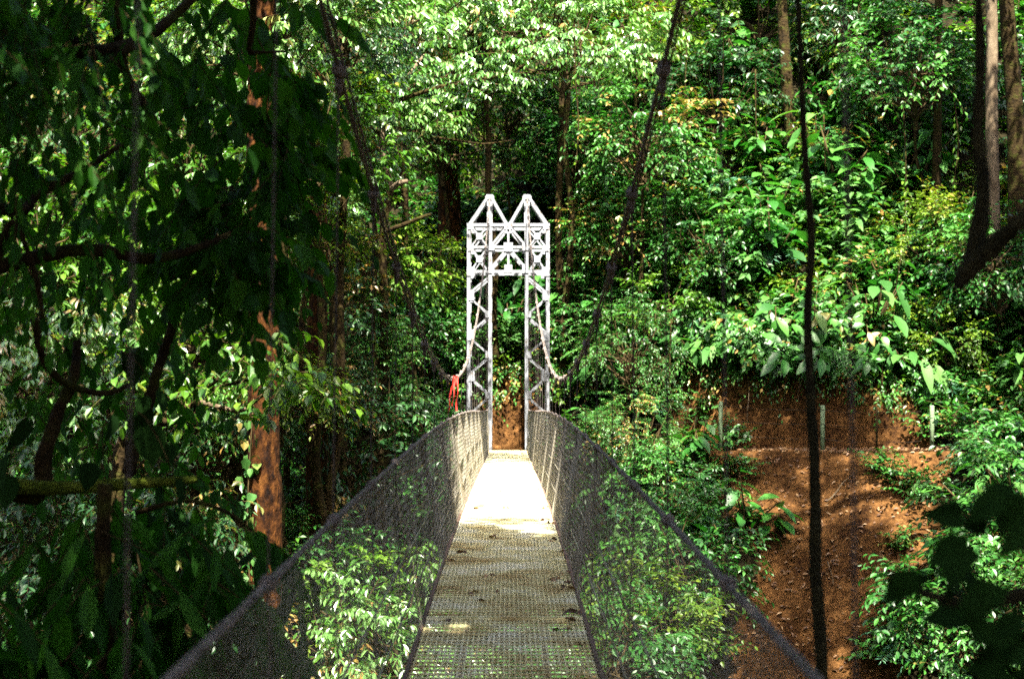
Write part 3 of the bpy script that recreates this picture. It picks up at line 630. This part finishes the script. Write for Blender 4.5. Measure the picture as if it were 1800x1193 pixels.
# ------------------------------------------------------------------ understory
def shrub_mesh(kind, seed):
    global rng
    keep = rng; rng = np.random.default_rng(seed); g = G()
    if kind == 'big':                                      # broad leaves on a few upright stems
        n = rng.integers(4, 7)
        for k in range(n):
            a = rng.uniform(0, 6.28); top = np.array([math.cos(a) * rng.uniform(0.2, 0.9), math.sin(a) * rng.uniform(0.2, 0.9), rng.uniform(0.6, 1.7)])
            tube(g, [(0, 0, 0), top * (0.35, 0.35, 0.55), top], [0.03, 0.022, 0.012], 5, 1)
            m = rng.integers(7, 11); an = np.arange(m) * 2.4 + a; tz = np.linspace(0.55, 1, m)[:, None]
            ax = np.stack([np.cos(an), np.sin(an), rng.uniform(-0.5, 0.35, m)], 1)
            leaves(g, top * tz + ax * 0.06, ax, UP + rng.normal(0, 0.2, (m, 3)), rng.uniform(0.38, 0.62, m), rng.uniform(0.17, 0.26, m), 'big', 0, 0.12, 0.35)
    elif kind == 'huge':                                   # very large drooping leaves
        m = 26; an = np.arange(m) * 2.4; el = rng.uniform(0.1, 1.1, m); st = rng.uniform(0.5, 1.1, m)
        base = np.stack([np.cos(an) * np.cos(el) * st, np.sin(an) * np.cos(el) * st, np.sin(el) * st + 0.2], 1)
        prisms(g, np.zeros((m, 3)), base, 0.018, 0.01, 5, 1)
        ax = np.stack([np.cos(an), np.sin(an), rng.uniform(-1.2, 0.2, m)], 1)
        leaves(g, base, ax, UP + np.stack([np.cos(an), np.sin(an), 0 * an], 1) * 0.6, rng.uniform(0.5, 0.85, m), rng.uniform(0.17, 0.27, m), 'long', 0, 0.15, 0.3)
    elif kind == 'fern':
        m = 9; an = np.arange(m) * 2 * math.pi / m + rng.uniform(-0.2, 0.2, m)
        D = np.stack([np.cos(an), np.sin(an), rng.uniform(0.6, 1.3, m)], 1)
        sprays(g, np.zeros((m, 3)) + (0, 0, 0.05), D, rng.uniform(1.0, 1.5, m), 42, 0.24, 0.045, 'small', 0, 1, 0.65, 0.1, 1.3, 0.012, 0.05, t0=0.2)
    elif kind == 'leafy':                                  # many upright leafy shoots
        m = 34; D = rdir(m, 0.25, 1.0); O = rdir(m, 0, 0.4) * rng.uniform(0, 0.5, (m, 1)); O[:, 2] = np.abs(O[:, 2]) + rng.uniform(0, 0.6, m)
        sprays(g, O, D, rng.uniform(0.6, 1.2, m), 11, 0.20, 0.10, 'oval', 0, 1, 0.3, 0.3, 0.8, 0.008)
    elif kind == 'light':
        m = 26; D = rdir(m, 0.2, 1.0); O = rdir(m, 0, 0.4) * rng.uniform(0, 0.5, (m, 1)); O[:, 2] = np.abs(O[:, 2]) + rng.uniform(0, 0.8, m)
        sprays(g, O, D, rng.uniform(0.5, 1.0, m), 9, 0.26, 0.13, 'heart', 0, 1, 0.3, 0.4, 0.8, 0.008)
    mt = {'big': ['emerald', 'twig'], 'huge': ['pale', 'twig'], 'fern': ['fern', 'twig'], 'leafy': ['emerald', 'twig'], 'light': ['pale', 'twig']}[kind]
    me = g.mesh(kind + '_foliage', mt); rng = keep
    return me
SH = {k: [shrub_mesh(k, 100 + 7 * i + len(k)) for i in range(n)] for k, n in (('big', 3), ('huge', 2), ('fern', 2), ('leafy', 3), ('light', 2))}
SN = {'big': ('broadleaf_plant', 'plant'), 'huge': ('giant_leaf_plant', 'plant'), 'fern': ('fern', 'fern'), 'leafy': ('leafy_shrub', 'shrub'), 'light': ('pale_shrub', 'shrub')}
def shrub(kind, p, s, label, group=None, tilt=0.25):
    me = SH[kind][RND.randrange(len(SH[kind]))]
    o = link(SN[kind][0], me, None, tuple(p), (RND.uniform(0.0, tilt) , RND.uniform(-0.15, 0.15), RND.uniform(0, 6.28)), (s,) * 3)
    return tag(o, label, SN[kind][1], group)
def on_slope(px, py, lo=25, hi=62):
    """where the line of sight through a photo pixel meets the terrain"""
    q = np.arange(lo, hi, 0.1); X = (px - CX) / F * q; Z = (HY - py) / F * q; h = H(X, q); i = np.argmax(h > Z)
    return np.array([X[i], q[i], h[i]])
KW = {'big': 'broad leaved ', 'leafy': 'small leaved green ', 'light': 'pale green ', 'fern': 'ferny ', 'huge': 'giant leaved '}
KN = {'big': 'broad leaved plants', 'leafy': 'small leaved shrubs', 'light': 'pale shrubs', 'fern': 'ferns', 'huge': 'giant leaved plants'}
NAMED = [('huge', 1245, 640, 1.0, 'large drooping pale leaves at the left end over the cut bank'), ('huge', 1320, 590, 1.1, 'large pale leaves spread above the middle of the cut bank'),
 ('big', 1390, 560, 0.9, 'rounded broad leaves just left of the dark liana above the cut bank'), ('big', 1360, 450, 1.4, 'tall broad leaves left of the dark liana'),
 ('big', 1470, 330, 1.5, 'broad leaves right of the dark liana, high on the slope'), ('light', 1500, 420, 1.5, 'pale green leaves right of the dark liana'),
 ('light', 1450, 370, 1.4, 'pale green leaves touching the dark liana'), ('big', 1600, 330, 1.3, 'broad leaves halfway between liana and right edge'),
 ('fern', 1490, 215, 1.3, 'teal arching fronds high on the right slope'), ('fern', 1300, 130, 1.4, 'long arching fronds near the top right of centre'),
 ('fern', 1290, 300, 1.2, 'shaded fronds in the middle of the right slope'), ('fern', 1215, 900, 0.8, 'fan of fronds left of the bare earth slope'), ('fern', 1180, 890, 0.7, 'small fronds nearest the right mesh side'),
 ('big', 1180, 640, 0.9, 'broad leaves left of the cut bank'), ('huge', 1470, 560, 0.8, 'large leaves above the middle post'), ('leafy', 1560, 590, 0.9, 'small leaves hanging over the cut bank right of the liana'),
 ('light', 1240, 760, 0.7, 'pale round leaves beside the left fence post'), ('leafy', 1290, 770, 0.8, 'bush covering the left fence post'), ('leafy', 1250, 850, 0.9, 'bush left of the bare slope below the path'),
 ('leafy', 1300, 830, 0.7, 'small bush on the left rim of the bare slope'), ('big', 1270, 960, 0.6, 'low broad leaves on the left rim of the bare slope'), ('leafy', 1550, 830, 0.75, 'small bush right of the bare slope below the path'),
 ('leafy', 1600, 860, 0.85, 'bush right of the bare slope'), ('leafy', 1700, 760, 1.3, 'big bush in front of the right fence post'), ('leafy', 1750, 820, 1.2, 'bush at the right edge below the path'),
 ('light', 1760, 700, 1.2, 'pale bush at the right edge beside the path'), ('leafy', 1560, 1150, 0.9, 'bush at the bottom edge of the bare slope'), ('big', 1600, 1120, 0.8, 'broad leaves at the lower right of the bare slope'),
 ('light', 1590, 960, 0.5, 'small pale sprig on the right side of the bare slope'), ('leafy', 1310, 905, 0.5, 'tuft on the left rim of the bare slope'), ('leafy', 1640, 760, 0.9, 'bush at the foot of the right fence post'),
 ('big', 893, 560, 1.3, 'broad leaves seen through the tower opening'), ('big', 870, 520, 1.4, 'broad leaves high up seen through the tower opening'), ('light', 905, 590, 0.9, 'pale leaves hanging over the bank seen through the tower opening'), ('big', 1760, 600, 1.2, 'broad leaves at the right edge above the path'), ('huge', 1780, 540, 1.0, 'large leaves at the right edge'),
 ('light', 1590, 640, 0.7, 'pale sprig at the right end over the cut bank')]
for k, px, py, s, ph in NAMED:
    p = on_slope(px, py + 25 * s)
    shrub(k, p, s, {'huge': 'plant with ', 'big': 'plant with ', 'fern': 'fern with ', 'leafy': 'leafy green ', 'light': 'shrub with '}[k].replace('leafy green ', '') + ph if k != 'fern' else 'fern with ' + ph)
for i, x in enumerate(np.sort(rng.uniform(3.5, 10.4, 17))):       # plants rooted on the lip of the cut, leaning out over it
    p = np.array([x, float(edge(x)) + 1.75, 0.0]); p[2] = float(H(x, p[1] + 0.6)) - 0.15
    k = ['leafy', 'big', 'leafy', 'huge', 'big', 'leafy', 'big'][i % 7]
    o = shrub(k, p, RND.uniform(0.6, 1.15), KW[k] + 'plant leaning out over the lip of the cut bank', KN[k] + ' leaning over the cut bank'); o.location.z += RND.uniform(-0.15, 0.4); o.location.y += RND.uniform(0, 0.5); o.rotation_euler = (RND.uniform(0.4, 1.2), 0, RND.uniform(-0.3, 0.3))
def zone(px, py):
    if px < 820: return ('shrub crowding the slope left of the tower', 'shrubs on the slope left of the tower') if py < 720 else ('shrub low on the ravine side left of the bridge', 'shrubs low on the left ravine side')
    if px < 970: return ('shrub on the slope behind and above the tower', 'shrubs behind the tower')
    if px < 1420: return ('shrub on the slope between the tower and the dark liana', 'shrubs between the tower and the liana') if py < 700 else ('shrub low between the bridge and the bare earth', 'shrubs beside the bare earth')
    return ('shrub on the slope right of the dark liana', 'shrubs right of the liana') if py < 720 else ('shrub low in the right corner', 'shrubs low on the right')
cnt = 0
for _ in range(560):
    px, py = RND.uniform(-60, 1860), RND.uniform(-60, 1230)
    p = on_slope(px, py)
    if bare(p[0], p[1]) or (abs(p[0]) < 1.5 and p[1] < 41.5) or p[1] < 26: continue
    left = px < 800
    k = RND.choices(['big', 'leafy', 'light', 'fern', 'huge'], [1, 6, 1, 0.6, 0.15] if left else [3.5, 4, 1.2, 1, 0.7])[0]
    lb, gr = zone(px, py); shrub(k, p, RND.uniform(0.8, 1.4), KW[k] + lb, KN[k] + ': ' + gr); cnt += 1

# undergrowth that nobody could count
def undergrowth(name, n, xr, dr, mats, label, hgt=0.5, L=0.22, W=0.12, cond=None):
    g = G(); x = rng.uniform(*xr, n); d = rng.uniform(*dr, n); k = ~bare(x, d) & ~((np.abs(x + 0.05) < 0.85) & (d - edge(x) < 2.0) & (d > 34))
    if cond is not None: k &= cond(x, d)
    x, d = x[k], d[k]; n = len(x); z = H(x, d); m = 4
    pt = vnoise(x, d, 2.5, 21) + rng.normal(0, 0.12, n)
    for mi in range(len(mats) - 1):
        lo, hi = [-9, -0.12, 0.12, 9][mi], [-0.12, 0.12, 9, 9][mi]
        sel = (pt >= lo) & (pt < hi); q = int(sel.sum())
        if not q: continue
        O = np.repeat(np.stack([x[sel], d[sel], z[sel]], 1), m, 0) + rng.normal(0, 0.05, (q * m, 3)); D = rdir(q * m, 0.1, 1.0); D[:, 1] -= 0.25
        sc_ = [1.0, 1.25, 0.8][mi]
        sprays(g, O, D, rng.uniform(0.4, 1.3, q * m) * hgt, 7, L * sc_, W * sc_, ['oval', 'heart', 'small'][mi], mi, len(mats) - 1, 0.3, 0.25, 0.8, 0.005, rbase=rng.random(q * m))
    o = g.obj(name, mats); tag(o, label, kind='stuff')
undergrowth('slope_undergrowth', 9500, (-26, 26), (34, 72), ['emerald', 'oval', 'yellow', 'twig'], 'low leafy undergrowth covering the far slope', 0.6,
            cond=lambda x, d: (d - edge(x) > 2.0) & (np.abs(x) < 0.37 * d + 1))
undergrowth('ravine_undergrowth', 2600, (-16, 16), (22, 40.4), ['emerald', 'oval', 'dark', 'twig'], 'low leafy undergrowth on the ravine side below the path', 0.6,
            cond=lambda x, d: ((d - edge(x) < -0.2) | ((x > 0.8) & (x < 3.4)) | ((x < -0.9) & (x > -4))) & (np.abs(x) < 0.37 * d + 1))
undergrowth('bank_top_plants', 2600, (-2, 15), (34, 46), ['emerald', 'pale', 'oval', 'twig'], 'broad leaved low growth massed above the cut bank', 0.8, 0.30, 0.16,
            cond=lambda x, d: (d - edge(x) > 2.1) & (d - edge(x) < 9))
# creeper fringe hanging over the cut bank
g = G(); n = 420; x = rng.uniform(-1.2, 11, n); d = edge(x) + 2.1 + rng.uniform(-0.25, 0.3, n)
O = np.stack([x, d, H(x, d) + 0.1], 1); D = rdir(n, -0.6, 0.5); D[:, 1] = -np.abs(D[:, 1]) - 0.5
sprays(g, O, D, rng.uniform(0.3, 0.9, n), 9, 0.15, 0.08, 'oval', 0, 1, 0.7, 0.4, 0.8, 0.005, rbase=rng.random(n))
tag(g.obj('bank_creeper', ['emerald', 'twig']), 'leafy creepers hanging over the top of the cut bank', kind='stuff')
# leaf litter
g = G(); n = 9000; x = rng.uniform(-1.2, 11, n); d = rng.uniform(24, 37, n); k = bare(x, d); x, d = x[k], d[k]
k = (d - edge(x) < 1.4); x, d = x[k], d[k]; n = len(x)
leaves(g, np.stack([x, d, H(x, d) + 0.03], 1), rdir(n, -0.3, 0.5), np.array([0, -0.7, 0.7]) + rng.normal(0, 0.35, (n, 3)), rng.uniform(0.05, 0.15, n), rng.uniform(0.03, 0.07, n), 'oval', 0, 0.3, 0.4)
tag(g.obj('leaf_litter', ['dead']), 'dry leaf litter scattered on the bare earth slope', kind='stuff')

# fallen branches and roots on the bare earth
def ground_branch(pix, r, label, name='fallen_branch', bark='bark_pale', cat='branch', lift=0.06):
    pts = [on_slope(a, b_) + (0, -lift, lift) for a, b_ in pix]; g = G(); tube(g, pts, np.linspace(r, r * 0.4, len(pts)), 6, 0, 0.15, 4)
    o = g.obj(name, [bark], None, pts[0]); o.location = tuple(pts[0]); tag(o, label, cat)
ground_branch([(1452, 892), (1466, 876), (1480, 852), (1500, 842)], 0.018, 'thin pale branch leaning on the bare earth right of the dark liana')
ground_branch([(1452, 990), (1460, 1020), (1462, 1030)], 0.012, 'short pale stick lying on the lower bare earth')
ground_branch([(1350, 870), (1375, 895), (1385, 905)], 0.013, 'bent twig near the left rim of the bare earth')
for i, (px, a, b_) in enumerate([(1360, 660, 700), (1375, 655, 715), (1398, 655, 705), (1403, 650, 690), (1483, 660, 690), (1310, 650, 760), (1545, 655, 720)]):
    p0 = on_slope(px, a); g = G(); L_ = (b_ - a) / F * p0[1]
    tube(g, [p0 + (0, -0.25, 0.1), p0 + (0.02, -0.42, -L_ * 0.4), p0 + (-0.03, -0.45, -L_ * 0.75), p0 + (0.01, -0.42, -L_)], [0.012, 0.010, 0.008, 0.004], 5, 0, 0, 3)
    o = g.obj('hanging_root', ['bark_pale'], None, p0); o.location = tuple(p0); tag(o, 'thin pale root dangling from the top of the cut bank', 'root', 'roots dangling over the cut bank')

# fence beside the path
fb = P(1445, 795, 34.3); fb[2] = float(H(fb[0], fb[1]))
fe = thing('wire_fence', fb, 'low fence of pale green posts and thin wires in front of the cut bank', 'fence')
PO = []
for px, d, top in ((1266, 35.6, 705), (1445, 34.3, 712), (1540, 34.0, 716), (1637, 33.7, 712)):
    p = P(px, 790, d); z0 = float(H(p[0], p[1])) - 0.15; t = P(px, top, d); wd = 0.055 if px != 1540 else 0.025
    g = G(); tube(g, [(p[0], d, z0), (p[0] + 0.01, d, t[2] - 0.02), (p[0] + 0.01, d, t[2])], [wd, wd, wd * 0.8], 10)
    g.obj('post', ['post' if px != 1540 else 'twig'], fe, fb); PO.append((p[0], d, t[2]))
PO = [(2.2, 37.6, -1.0)] + PO
for f in (0.10, 0.45, 0.8):
    g = G(); pts = []
    for (a, b2) in zip(PO[:-1], PO[1:]):
        for q in np.linspace(0, 1, 6)[:-1]: pts.append((a[0] + (b2[0] - a[0]) * q, a[1] + (b2[1] - a[1]) * q - 0.06, a[2] + (b2[2] - a[2]) * q - f - 0.05 * math.sin(math.pi * q)))
    tube(g, pts, 0.005, 5); g.obj('wire', ['wire'], fe, fb)

# ------------------------------------------------------------------ vines hanging in the forest
def vine(pix, r, label, name='hanging_vine', bark='bark_moss', group=None, leafn=0, sides=6, lm='oval', lump=0.15, LL=0.14):
    pts = [P(*q) for q in pix]; g = G(); tube(g, pts, r, sides, 0, lump, 6)
    if leafn:
        q = rng.uniform(0, 1, leafn) * (len(pts) - 1); i = q.astype(int); f = (q - i)[:, None]; A = np.array(pts)
        pp = A[i] * (1 - f) + A[np.minimum(i + 1, len(pts) - 1)] * f
        leaves(g, pp + rng.normal(0, 0.05, (leafn, 3)), np.array([0, 0, -0.8]) + rng.normal(0, 0.5, (leafn, 3)), np.array([0, -0.8, 0.5]) + rng.normal(0, 0.3, (leafn, 3)), rng.uniform(0.6, 1.2, leafn) * LL, rng.uniform(0.3, 0.6, leafn) * LL, 'heart', 1)
    o = g.obj(name, [bark, lm], None, pts[0]); o.location = tuple(pts[0]); return tag(o, label, 'vine', group)
vine([(1403, -60, 5), (1409, 100, 5), (1416, 260, 5), (1427, 420, 5), (1420, 560, 5), (1425, 700, 5), (1432, 860, 5), (1432, 1000, 5), (1440, 1130, 5), (1441, 1250, 5)],
     [0.009, 0.010, 0.012, 0.014, 0.015, 0.017, 0.020, 0.022, 0.022, 0.022], 'long dark wavy liana hanging from top to bottom right of centre', 'liana', 'liana', sides=9, lump=0.12)
vine([(1722, -60, 3.4), (1727, 100, 3.4), (1722, 220, 3.4), (1730, 330, 3.4), (1722, 400, 3.4), (1695, 490, 3.4)], [0.010, 0.013, 0.014, 0.018, 0.024, 0.018], 'blurred dark liana hanging near the right edge', 'liana', 'liana', sides=9)
vine([(1860, 330, 3.3), (1800, 385, 3.3), (1750, 430, 3.35), (1700, 480, 3.4), (1685, 505, 3.4)], [0.018, 0.02, 0.022, 0.026, 0.012], 'blurred thick branch slanting in from the right edge', 'liana', 'liana', sides=9)
for px, y0, y1, d, lf in ((655, 500, 740, 32, 24), (662, 470, 690, 32.5, 0), (575, 420, 560, 27, 0), (512, 30, 560, 30, 20), (1010, 30, 300, 38, 18), (1180, 560, 760, 37, 0), (1330, 120, 360, 41, 30), (1190, 640, 700, 37.5, 0),
                          (1450, 200, 420, 40, 30), (1590, 180, 420, 39, 40), (1680, 60, 330, 39, 50), (1520, 120, 260, 41, 0), (730, 480, 700, 37, 30), (845, 180, 330, 41, 20), (1550, 640, 720, 35.2, 12), (365, 300, 560, 26, 20), (250, 250, 520, 25, 20), (1210, 60, 260, 41, 20)):
    vine([(px, y0, d), (px + RND.uniform(-6, 6), y0 * 0.6 + y1 * 0.4, d), (px + RND.uniform(-8, 8), y0 * 0.3 + y1 * 0.7, d), (px + RND.uniform(-4, 4), y1, d)], [0.022, 0.02, 0.02, 0.01],
         'thin mossy vine hanging down among the far trees', group='thin vines among the far trees', leafn=lf)

# ------------------------------------------------------------------ foreground, left: a big shaded tree reaching in
fbz = np.array([-5.4, 4.2, 0]); fbz[2] = float(H(-5.4, 4.2)) - 0.2
fg = limbs_tree('dark shaded tree reaching in from the left with mossy crooked branches', fbz, [
    ([fbz, P(-420, 1300, 6), P(-260, 700, 6.2), P(-200, 100, 6), P(-150, -400, 6)], 0.24, 0.16, None),
    ([P(-300, 900, 6), P(-60, 852, 6.2), P(100, 858, 6.4), P(220, 850, 6.6), P(345, 842, 6.8)], 0.05, 0.018, 'moss'),
    ([P(-280, 700, 6), P(40, 870, 6.4), P(78, 800, 6.5), P(100, 730, 6.6), P(130, 660, 6.7), P(135, 600, 6.8)], 0.05, 0.02, None),
    ([P(60, 560, 6.3), P(80, 640, 6.4), P(130, 680, 6.6), P(190, 690, 6.8), P(240, 670, 7)], 0.02, 0.012, None),
    ([P(228, 830, 6.8), P(250, 740, 7), P(278, 650, 7.1), P(300, 580, 7.2), P(320, 500, 7.3), P(330, 420, 7.4)], 0.035, 0.016, None),
    ([P(-220, 300, 6), P(-80, 350, 6), P(30, 370, 6.1), P(60, 345, 6.2), P(130, 305, 6.3), P(210, 255, 6.5)], 0.04, 0.010, None),
    ([P(-10, 470, 5.6), P(20, 390, 5.6), P(60, 480, 5.6), P(75, 560, 5.6)], 0.016, 0.010, None),
    ([P(-200, 100, 6), P(60, 60, 6), P(160, 90, 6), P(260, 60, 6.3), P(360, -30, 6.6)], 0.05, 0.02, None),
    ([P(190, -50, 6.2), P(205, 60, 6.2), P(220, 130, 6.2), P(270, 210, 6.3)], 0.03, 0.014, None),
    ([P(440, -60, 7), P(443, 30, 7), P(436, 85, 7), P(450, 90, 7), P(500, 88, 7.1)], 0.022, 0.006, None),
    ([P(240, 900, 6.6), P(330, 880, 6.6), P(410, 905, 6.7), P(470, 960, 6.8)], 0.012, 0.006, None),
    ([P(180, 1300, 6), P(190, 1150, 6), P(182, 1000, 6), P(186, 850, 6)], 0.045, 0.03, None),
    ([P(-200, 520, 6), P(120, 440, 6.4), P(260, 455, 6.6), P(360, 430, 6.8), P(420, 400, 7)], 0.04, 0.008, None)], 'bark_moss', part='branch')
def hangleaves(n, seg, sp, L, W, prof, droop, mat_, nleaf=9, sl=0.6, name='foliage', dirz=(-0.9, 0.1), jit=0.25, twig=0.004):
    g = G(); O = []
    for a, b_, k in seg:
        a, b_ = P(*a), P(*b_); q = rng.random(k)[:, None]; O.append(a * (1 - q) + b_ * q + rng.normal(0, 1, (k, 3)) * sp)
    O = np.concatenate(O); D = rdir(len(O), *dirz)
    sprays(g, O, D, rng.uniform(0.6, 1.2, len(O)) * sl, nleaf, L, W, prof, 0, 1, droop, 0.9, 0.6, twig, jit, upn=0.4)
    g.obj(name, [mat_, 'twig'], fg, fbz)
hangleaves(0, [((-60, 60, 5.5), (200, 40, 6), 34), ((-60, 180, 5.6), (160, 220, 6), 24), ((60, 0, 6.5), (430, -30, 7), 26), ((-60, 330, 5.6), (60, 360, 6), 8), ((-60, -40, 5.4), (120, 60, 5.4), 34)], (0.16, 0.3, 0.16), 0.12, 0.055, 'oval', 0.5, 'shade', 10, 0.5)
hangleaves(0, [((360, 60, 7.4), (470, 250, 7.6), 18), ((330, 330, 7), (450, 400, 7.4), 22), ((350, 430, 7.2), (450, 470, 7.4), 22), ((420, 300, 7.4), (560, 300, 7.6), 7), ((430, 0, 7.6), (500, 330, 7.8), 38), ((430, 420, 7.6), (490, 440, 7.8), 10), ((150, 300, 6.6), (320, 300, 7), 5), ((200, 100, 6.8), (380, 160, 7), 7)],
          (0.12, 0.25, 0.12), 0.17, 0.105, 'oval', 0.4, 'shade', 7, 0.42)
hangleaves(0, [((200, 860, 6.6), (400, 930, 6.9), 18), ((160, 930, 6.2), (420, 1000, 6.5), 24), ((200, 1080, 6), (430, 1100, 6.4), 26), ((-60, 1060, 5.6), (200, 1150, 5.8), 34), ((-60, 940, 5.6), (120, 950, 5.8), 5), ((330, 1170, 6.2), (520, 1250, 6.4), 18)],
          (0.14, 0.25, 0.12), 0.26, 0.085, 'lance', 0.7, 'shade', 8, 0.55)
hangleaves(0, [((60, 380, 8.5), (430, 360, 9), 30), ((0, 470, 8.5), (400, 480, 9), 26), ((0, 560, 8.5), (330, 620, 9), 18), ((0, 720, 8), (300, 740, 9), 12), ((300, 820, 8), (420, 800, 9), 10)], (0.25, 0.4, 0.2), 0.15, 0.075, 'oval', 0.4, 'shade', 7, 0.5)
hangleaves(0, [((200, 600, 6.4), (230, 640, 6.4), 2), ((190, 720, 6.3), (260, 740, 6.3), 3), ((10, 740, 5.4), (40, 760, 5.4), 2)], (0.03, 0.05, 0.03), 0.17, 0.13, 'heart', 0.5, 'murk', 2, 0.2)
# a lit branch with pale leaves, middle left
mb = P(330, 700, 15); bt = mb.copy(); bt[2] = float(H(mb[0], mb[1])) - 0.2; bt[0] -= 0.8
mt_ = limbs_tree('smaller tree with curving mossy branches and sunlit leaves left of the big brown trunk', bt, [
    ([bt, P(200, 1100, 15), P(240, 760, 15), P(300, 740, 15), P(352, 706, 15)], 0.09, 0.05, None),
    ([P(352, 706, 15), P(385, 715, 15), P(420, 722, 15), P(440, 712, 15), P(470, 690, 15), P(520, 670, 15)], 0.03, 0.012, 'bark_pale'),
    ([P(300, 700, 15), P(340, 690, 15), P(380, 670, 15), P(386, 640, 15), P(375, 610, 15)], 0.022, 0.01, 'bark_moss'),
    ([P(340, 700, 15), P(385, 680, 15), P(430, 668, 15), P(460, 640, 15), P(470, 600, 15)], 0.022, 0.01, 'bark_moss'),
    ([P(420, 500, 15), P(432, 560, 15), P(425, 600, 15), P(400, 630, 15), P(380, 672, 15)], 0.008, 0.02, 'bark_moss'),
    ([P(200, 640, 15), P(260, 690, 15), P(320, 735, 15)], 0.015, 0.03, 'moss')], 'bark_moss', part='branch')
g = G(); O = []
for a, b_, k in (((440, 640, 15), (560, 690, 15), 24), ((360, 600, 15), (480, 600, 15), 16), ((300, 680, 15), (400, 720, 15), 12), ((520, 640, 14.8), (590, 700, 14.8), 6), ((240, 640, 15), (300, 700, 15), 8)):
    a, b_ = P(*a), P(*b_); q = rng.random(k)[:, None]; O.append(a * (1 - q) + b_ * q + rng.normal(0, 0.08, (k, 3)))
O = np.concatenate(O); sprays(g, O, rdir(len(O), -0.4, 0.4), rng.uniform(0.4, 0.8, len(O)), 7, 0.20, 0.10, 'oval', 0, 1, 0.4, 0.5, 0.7, 0.006)
g.obj('foliage', ['oval', 'twig'], mt_, bt)

# foreground, right: blurred leaves close to the camera, coloured dark for deep shade
rb = np.array([2.6, 1.6, 0]); rb[2] = float(H(2.6, 1.6)) - 0.2
rt = limbs_tree('shade darkened blurred shrub with rounded leaves in the lower right corner', rb, [
    ([rb, (2.2, 1.9, -4), P(2300, 1500, 2.2), P(1950, 1150, 2.3), P(1800, 1040, 2.4)], 0.05, 0.02, None),
    ([P(1800, 1040, 2.4), P(1720, 1060, 2.4), P(1620, 1040, 2.4), P(1560, 1005, 2.4)], 0.016, 0.006, None),
    ([P(1900, 1100, 2.4), P(1850, 1000, 2.4), P(1760, 940, 2.4)], 0.014, 0.006, None)], 'liana', name='foreground_shrub', part='branch', cat='shrub')
g = G(); LV = []
for cx_, cy_, rx_, ry_, n_, l_ in ((1760, 880, 80, 50, 9, 0.09), (1770, 1030, 80, 70, 9, 0.085), (1625, 1015, 50, 25, 9, 0.055), (1760, 1150, 70, 50, 8, 0.08), (1690, 930, 40, 40, 4, 0.07), (1580, 1000, 20, 20, 3, 0.035)):
    for k in range(n_):
        q = P(cx_ + RND.uniform(-1, 1) * rx_, cy_ + RND.uniform(-1, 1) * ry_, 2.4 + RND.uniform(-0.25, 0.25)); f = l_ * RND.uniform(0.6, 1.2)
        leaves(g, [q], [(RND.uniform(-1.0, 0.5), RND.uniform(-0.4, 0.4), RND.uniform(-1, 0.1))], [(RND.uniform(-0.5, 0.5), -1, RND.uniform(0, 1))], f, f * RND.uniform(0.45, 0.75), RND.choice(['heart', 'big', 'oval']), 0, 0.15, 0.3)
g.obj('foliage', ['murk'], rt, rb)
